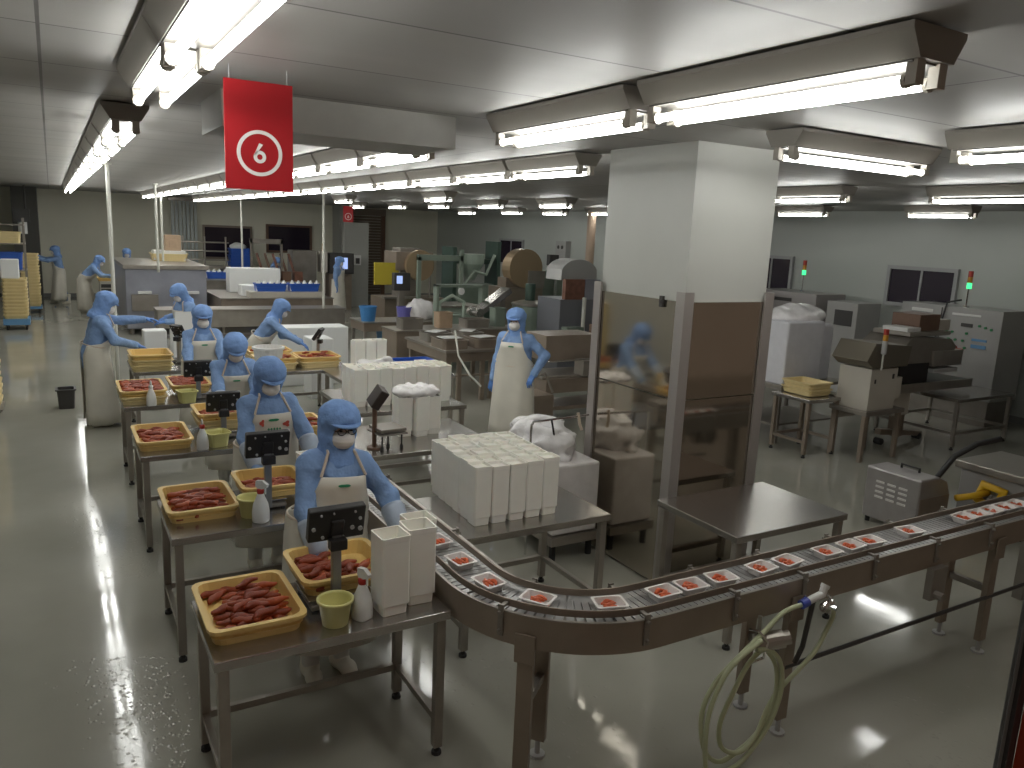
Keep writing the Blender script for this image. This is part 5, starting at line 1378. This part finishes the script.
parts('inspection_machine', 'ivory inspection machine with a dark hood and a signal lamp in front', 'machine', (9.75, 6.75, 0), [
    ('cabinet', IVORY, [((-.28, -.25, .72), (.3, .25, 1.3))]), ('hood', mat('olive_steel', (.17, .15, .115), .4, .5), MB().prism([(-.45, 1.42), (-.3, 1.32), (.45, 1.32), (.5, 1.6), (-.3, 1.66)], (1, 0, 0), (0, 0, 1), (0, 1, 0), (0, -.28, 0), .56)),
    ('plinth', STEEL_DARK, [((-.35, -.3, .66), (.5, .3, .72))]), ('side_box', IVORY, [((.3, -.2, .85), (.5, .1, 1.15))]), ('latch', DARK, [((.18, -.262, 1.15), (.22, -.25, 1.22)), ((-.2, -.262, 1.1), (-.17, -.25, 1.16))]),
    ('leg', STEEL_BROWN, [((-.32, -.27, 0), (-.26, -.21, .66))]), ('leg', STEEL_BROWN, [((.42, -.27, 0), (.48, -.21, .66))]), ('leg', STEEL_BROWN, [((-.32, .21, 0), (-.26, .27, .66))]), ('leg', STEEL_BROWN, [((.42, .21, 0), (.48, .27, .66))]),
    ('lamp_pole', PIPE, MB().cyl((-.2, -.33, 1.3), (-.2, -.33, 1.52), .014, 8)), ('lamp_base', KNOB, MB().cyl((-.2, -.33, 1.52), (-.2, -.33, 1.7), .035, 12)), ('amber_lens', LAMP_Y, MB().cyl((-.2, -.33, 1.7), (-.2, -.33, 1.78), .035, 12)), ('red_lens', LAMP_R, MB().cyl((-.2, -.33, 1.78), (-.2, -.33, 1.86), .035, 12))])
parts('sealing_machine', 'dark steel sealing machine with an outfeed belt on a T-shaped stand', 'machine', (11.1, 7.05, 0), [
    ('main_housing', STEEL_DARK, MB().prism([(-.65, 1.28), (.55, 1.28), (.7, 1.5), (.55, 1.62), (-.4, 1.68), (-.65, 1.5)], (1, 0, 0), (0, 0, 1), (0, 1, 0), (0, -.3, 0), .7)),
    ('tunnel', BLACK, [((-.6, -.28, .98), (.1, .3, 1.3))]), ('guard', STEEL, [((.1, -.33, 1.22), (.85, .3, 1.45))]), ('roller_row', KNOB, [((.15, -.34, 1.12), (.75, .2, 1.18))]), ('top_plate', STEEL, [((-.5, -.3, 1.68), (.5, .3, 1.74))]),
    ('upper_unit', BROWN, [((-.15, -.2, 1.74), (.35, .25, 1.98))]), ('paper_stack', PAPER, [((-.5, -.25, 1.74), (-.18, .15, 1.8))]), ('ivory_box', IVORY, [((.36, -.2, 1.74), (.62, .2, 1.9))]),
    ('outfeed_belt', mat('dark_green_belt', (.05, .06, .05), .4), [((-.7, -.32, .88), (1.15, .32, .98))]), ('belt_edge', STEEL, [((-.7, -.36, .86), (1.18, -.32, .99))]),
    ('column', STEEL_BROWN, [((-.15, -.08, .1), (.0, .08, .88))]), ('base_beam', STEEL_BROWN, MB().prism([(-.5, .16), (.55, .05), (.55, .12), (-.5, .25)], (1, 0, 0), (0, 0, 1), (0, 1, 0), (0, -.05, 0), .1)),
    ('caster', RUBBER, MB().cyl((.5, -.06, .05), (.5, .06, .05), .05, 12)), ('caster', RUBBER, MB().cyl((-.45, -.06, .05), (-.45, .06, .05), .05, 12)), ('drive_motor', IVORY, [((-.6, -.25, .5), (-.2, .2, .84))])])
cab = parts('control_cabinet', 'tall grey control cabinet with coloured buttons under the right wall window', 'cabinet', (13.45, 7.75, 0), [
    ('cabinet_body', GREY_BOX, [((0, -.75, .45), (.8, 1.05, 1.98))]), ('plinth', STEEL_DARK, [((.05, -.7, 0), (.75, 1.0, .45))]), ('door_edge', DARK, [((-.012, .28, .5), (0, .3, 1.95))]),
    ('nameplate', PAPER, [((-.012, .45, 1.84), (0, .85, 1.9))]), ('nameplate', PAPER, [((-.012, -.4, 1.84), (0, .1, 1.88))]), ('meter', DARK, [((-.014, -.28, 1.66), (0, -.08, 1.72))])])
for i, (yy, zz) in enumerate(((.15, 1.55), (.05, 1.55), (-.2, 1.55), (.1, 1.42), (-.02, 1.42), (-.15, 1.42), (.15, 1.3), (-.2, 1.3), (-.4, 1.7), (-.5, 1.68), (-.6, 1.66))):
    MB().cyl((-.025, yy, zz), (0, yy, zz), .022, 10).build('button', LAMP_G0, cab)
MB().b2((-.03, -.18, 1.2), (0, .12, 1.28)).cyl((-.05, -.02, 1.27), (0, -.02, 1.27), .06, 12).build('red_switches', PINK_RED, cab)
MB().b2((-.012, -.55, 1.32), (0, -.3, 1.38)).b2((-.012, -.55, 1.44), (0, -.3, 1.48)).build('blue_label', BLUE_PALE, cab)
def signal_tower(x, y, z0, z1, lab):
    t = thing('signal_tower', lab, 'signal lamp', (x, y, z0))
    h = z1 - z0
    MB().cyl((0, 0, 0), (0, 0, h - .3), .014, 8).cyl((0, 0, 0), (0, 0, .03), .05, 10).build('lamp_pole', CHROME, t)
    MB().cyl((0, 0, h - .3), (0, 0, h - .2), .04, 12).build('green_lens', LAMP_G, t)
    MB().cyl((0, 0, h - .2), (0, 0, h - .1), .04, 12).build('amber_lens', LAMP_Y, t)
    MB().cyl((0, 0, h - .1), (0, 0, h), .04, 12).build('red_lens', LAMP_R, t)
signal_tower(13.6, 7.72, 1.98, 2.6, 'signal tower with a lit green lens on the tall grey control cabinet')
signal_tower(13.6, 11.2, 1.95, 2.6, 'small signal tower on a cabinet just right of the pillar')
tag(MB().tube([(13.58, 7.8, 2.1), (13.42, 7.95, 2.05), (13.4, 8.0, 1.7), (13.38, 8.1, 1.2), (13.35, 8.2, .9), (13.3, 8.3, .8)], .016, 8).build('black_cable', HOSE_BLK, None), 'black cable looping down the front of the control cabinet', 'cable')
parts('rear_cabinet', 'grey cabinet behind the wrapped stack right of the pillar', 'cabinet', (13.2, 11.2, 0), [
    ('cabinet_body', mat('pinkish_grey_cabinet', (.34, .32, .31), .45), [((0, -.7, 0), (.9, .9, 1.95))]), ('nameplate', DARK, [((-.012, -.1, 1.75), (0, .35, 1.82))]), ('door', MATS['pinkish_grey_cabinet'], [((-.02, -.65, .1), (0, .05, 1.6)), ((-.02, .1, .1), (0, .85, 1.6))])])
parts('rear_machine', 'mottled brown machine right behind the pillar edge', 'machine', (12.6, 12.2, 0), [
    ('body', STEEL_BROWN, [((-.3, -.4, 0), (.4, .5, 1.5))]), ('upper_body', RUST, [((-.25, -.35, 1.5), (.3, .4, 2.0))]), ('side_pipe', STEEL_DARK, MB().cyl((-.35, -.3, .4), (-.35, -.3, 1.9), .04, 8))])
parts('small_cabinet', 'low grey box between the rear cabinet and the wall', 'cabinet', (13.3, 10.0, 0), [('box_body', GREY_BOX, [((0, -.4, .2), (.7, .3, 1.85))]), ('vent', DARK, [((-.012, -.3, 1.4), (0, .1, 1.7))]), ('plinth', STEEL_DARK, [((.05, -.35, 0), (.65, .25, .2))])])
table(11.4, 12.9, 6.35, 7.7, .78, 'long steel table in front of the control cabinet', rails=('l', 'r', 'b', 'f'), zr=.25)
parts('steel_counter', 'dark steel counter at the right edge under the grey wall', 'counter', (13.0, 5.2, 0), [
    ('counter_body', STEEL_BLUE, [((-.6, -1.6, .85), (.8, .7, 1.25))]), ('counter_top', STEEL, [((-.65, -1.65, 1.25), (.85, .75, 1.3))]), ('lower_body', STEEL_DARK, [((-.5, -1.5, .1), (.7, .6, .85))]), ('base', DARK, [((-.45, -1.45, 0), (.65, .55, .1))])])
tag(MB().tube([(12.35, 5.9, 1.1), (12.3, 5.6, .98), (12.32, 5.2, 1.0), (12.35, 4.7, .92)], .02, 8).build('black_cable', HOSE_BLK, None), 'black cable drooping along the dark counter at the right edge', 'cable')

# ------------------------------------------------------------------ more equipment between the machines
parts('valve_rack', 'grey-green rack of pipes and valves behind the machine table', 'rack', (7.9, 15.9, 0), [
    ('frame', GREY_GREEN, [((-.6, -.1, 0), (-.54, .1, 1.7)), ((.54, -.1, 0), (.6, .1, 1.7)), ((-.6, -.1, 1.64), (.6, .1, 1.7))]),
    ('pipes', GREEN_PALE, MB().tube([(-.5, -.05, .5), (-.5, -.05, 1.3), (-.2, -.05, 1.45), (.1, -.05, 1.3), (.1, -.05, .6), (.4, -.05, .5)], .045, 8).cyl((-.54, 0, 1.0), (.54, 0, 1.0), .03, 8)),
    ('valve', STEEL, MB().cyl((.3, -.12, 1.1), (.3, .0, 1.1), .11, 14).cyl((-.3, -.12, .8), (-.3, .0, .8), .09, 14)), ('gauge', PAPER, MB().cyl((.0, -.12, 1.55), (.0, -.08, 1.55), .08, 14))])
parts('mixer', 'dark green mixing tank with a motor on its lid behind the steel chute', 'machine', (9.6, 15.6, 0), [
    ('tank', GREY_GREEN, MB().lathe([(.1, .45), (.4, .6), (.42, 1.2), (.4, 1.25)], n=22)), ('lid', STEEL, MB().lathe([(.43, 1.25), (.43, 1.3), (.2, 1.36)], n=22)), ('motor', GREEN_DARK, MB().cyl((0, 0, 1.36), (0, 0, 1.75), .12, 16)),
    ('leg', STEEL_DARK, [((-.34, -.3, 0), (-.28, -.24, .7))]), ('leg', STEEL_DARK, [((.28, -.3, 0), (.34, -.24, .7))]), ('leg', STEEL_DARK, [((-.34, .24, 0), (-.28, .3, .7))]), ('leg', STEEL_DARK, [((.28, .24, 0), (.34, .3, .7))])])
parts('control_pedestal', 'slim pedestal with a small lit screen before the yellow panel', 'machine', (7.75, 19.0, 0), [
    ('pedestal', STEEL_DARK, [((-.08, -.08, 0), (.08, .08, 1.3))]), ('screen_housing', DARK, [((-.22, -.1, 1.3), (.22, .08, 1.75))]), ('screen', SCREEN, [((-.16, -.112, 1.48), (.0, -.1, 1.68))])])
for i, (x, y, z, w, d, h, m, lab) in enumerate(((6.2, 14.7, .885, .5, .35, .22, STEEL_DARK, 'dark steel box on the left end of the brown counter'), (7.0, 14.8, .885, .35, .3, .32, CARD, 'cardboard box in the middle of the brown counter'),
        (7.7, 14.75, .885, .6, .4, .18, STEEL, 'flat bright steel box on the brown counter'), (8.3, 14.8, .885, .3, .3, .4, GREY_GREEN, 'grey-green box on the right end of the brown counter'))):
    tag(MB().openbox(w, d, h, taper=.97, rim=.01, rimh=.014).build('counter_box', m, None, (x, y, z)), lab, 'box', 'boxes on the brown counter')
parts('hose_stand', 'low brown stand with pipes right of the standing worker', 'machine', (6.05, 9.75, 0), [
    ('stand_body', STEEL_BROWN, [((-.3, -.25, .1), (.3, .25, .55))]), ('pipework', STEEL, MB().tube([(-.2, -.28, .1), (-.2, -.28, .8), (.1, -.28, .9), (.25, -.28, .6)], .02, 8)), ('foot', RUBBER, [((-.28, -.2, 0), (-.2, .2, .1)), ((.2, -.2, 0), (.28, .2, .1))])])
parts('wall_unit', 'grey electrical box with two dark dials high on the right wall', 'box', (14.3, 21.5, 2.1), [('unit_body', GREY_BOX, [((0, -.3, 0), (.2, .3, .6))]), ('dial', DARK, MB().cyl((-.02, -.1, .4), (.0, -.1, .4), .06, 12).cyl((-.02, .12, .4), (.0, .12, .4), .06, 12))])
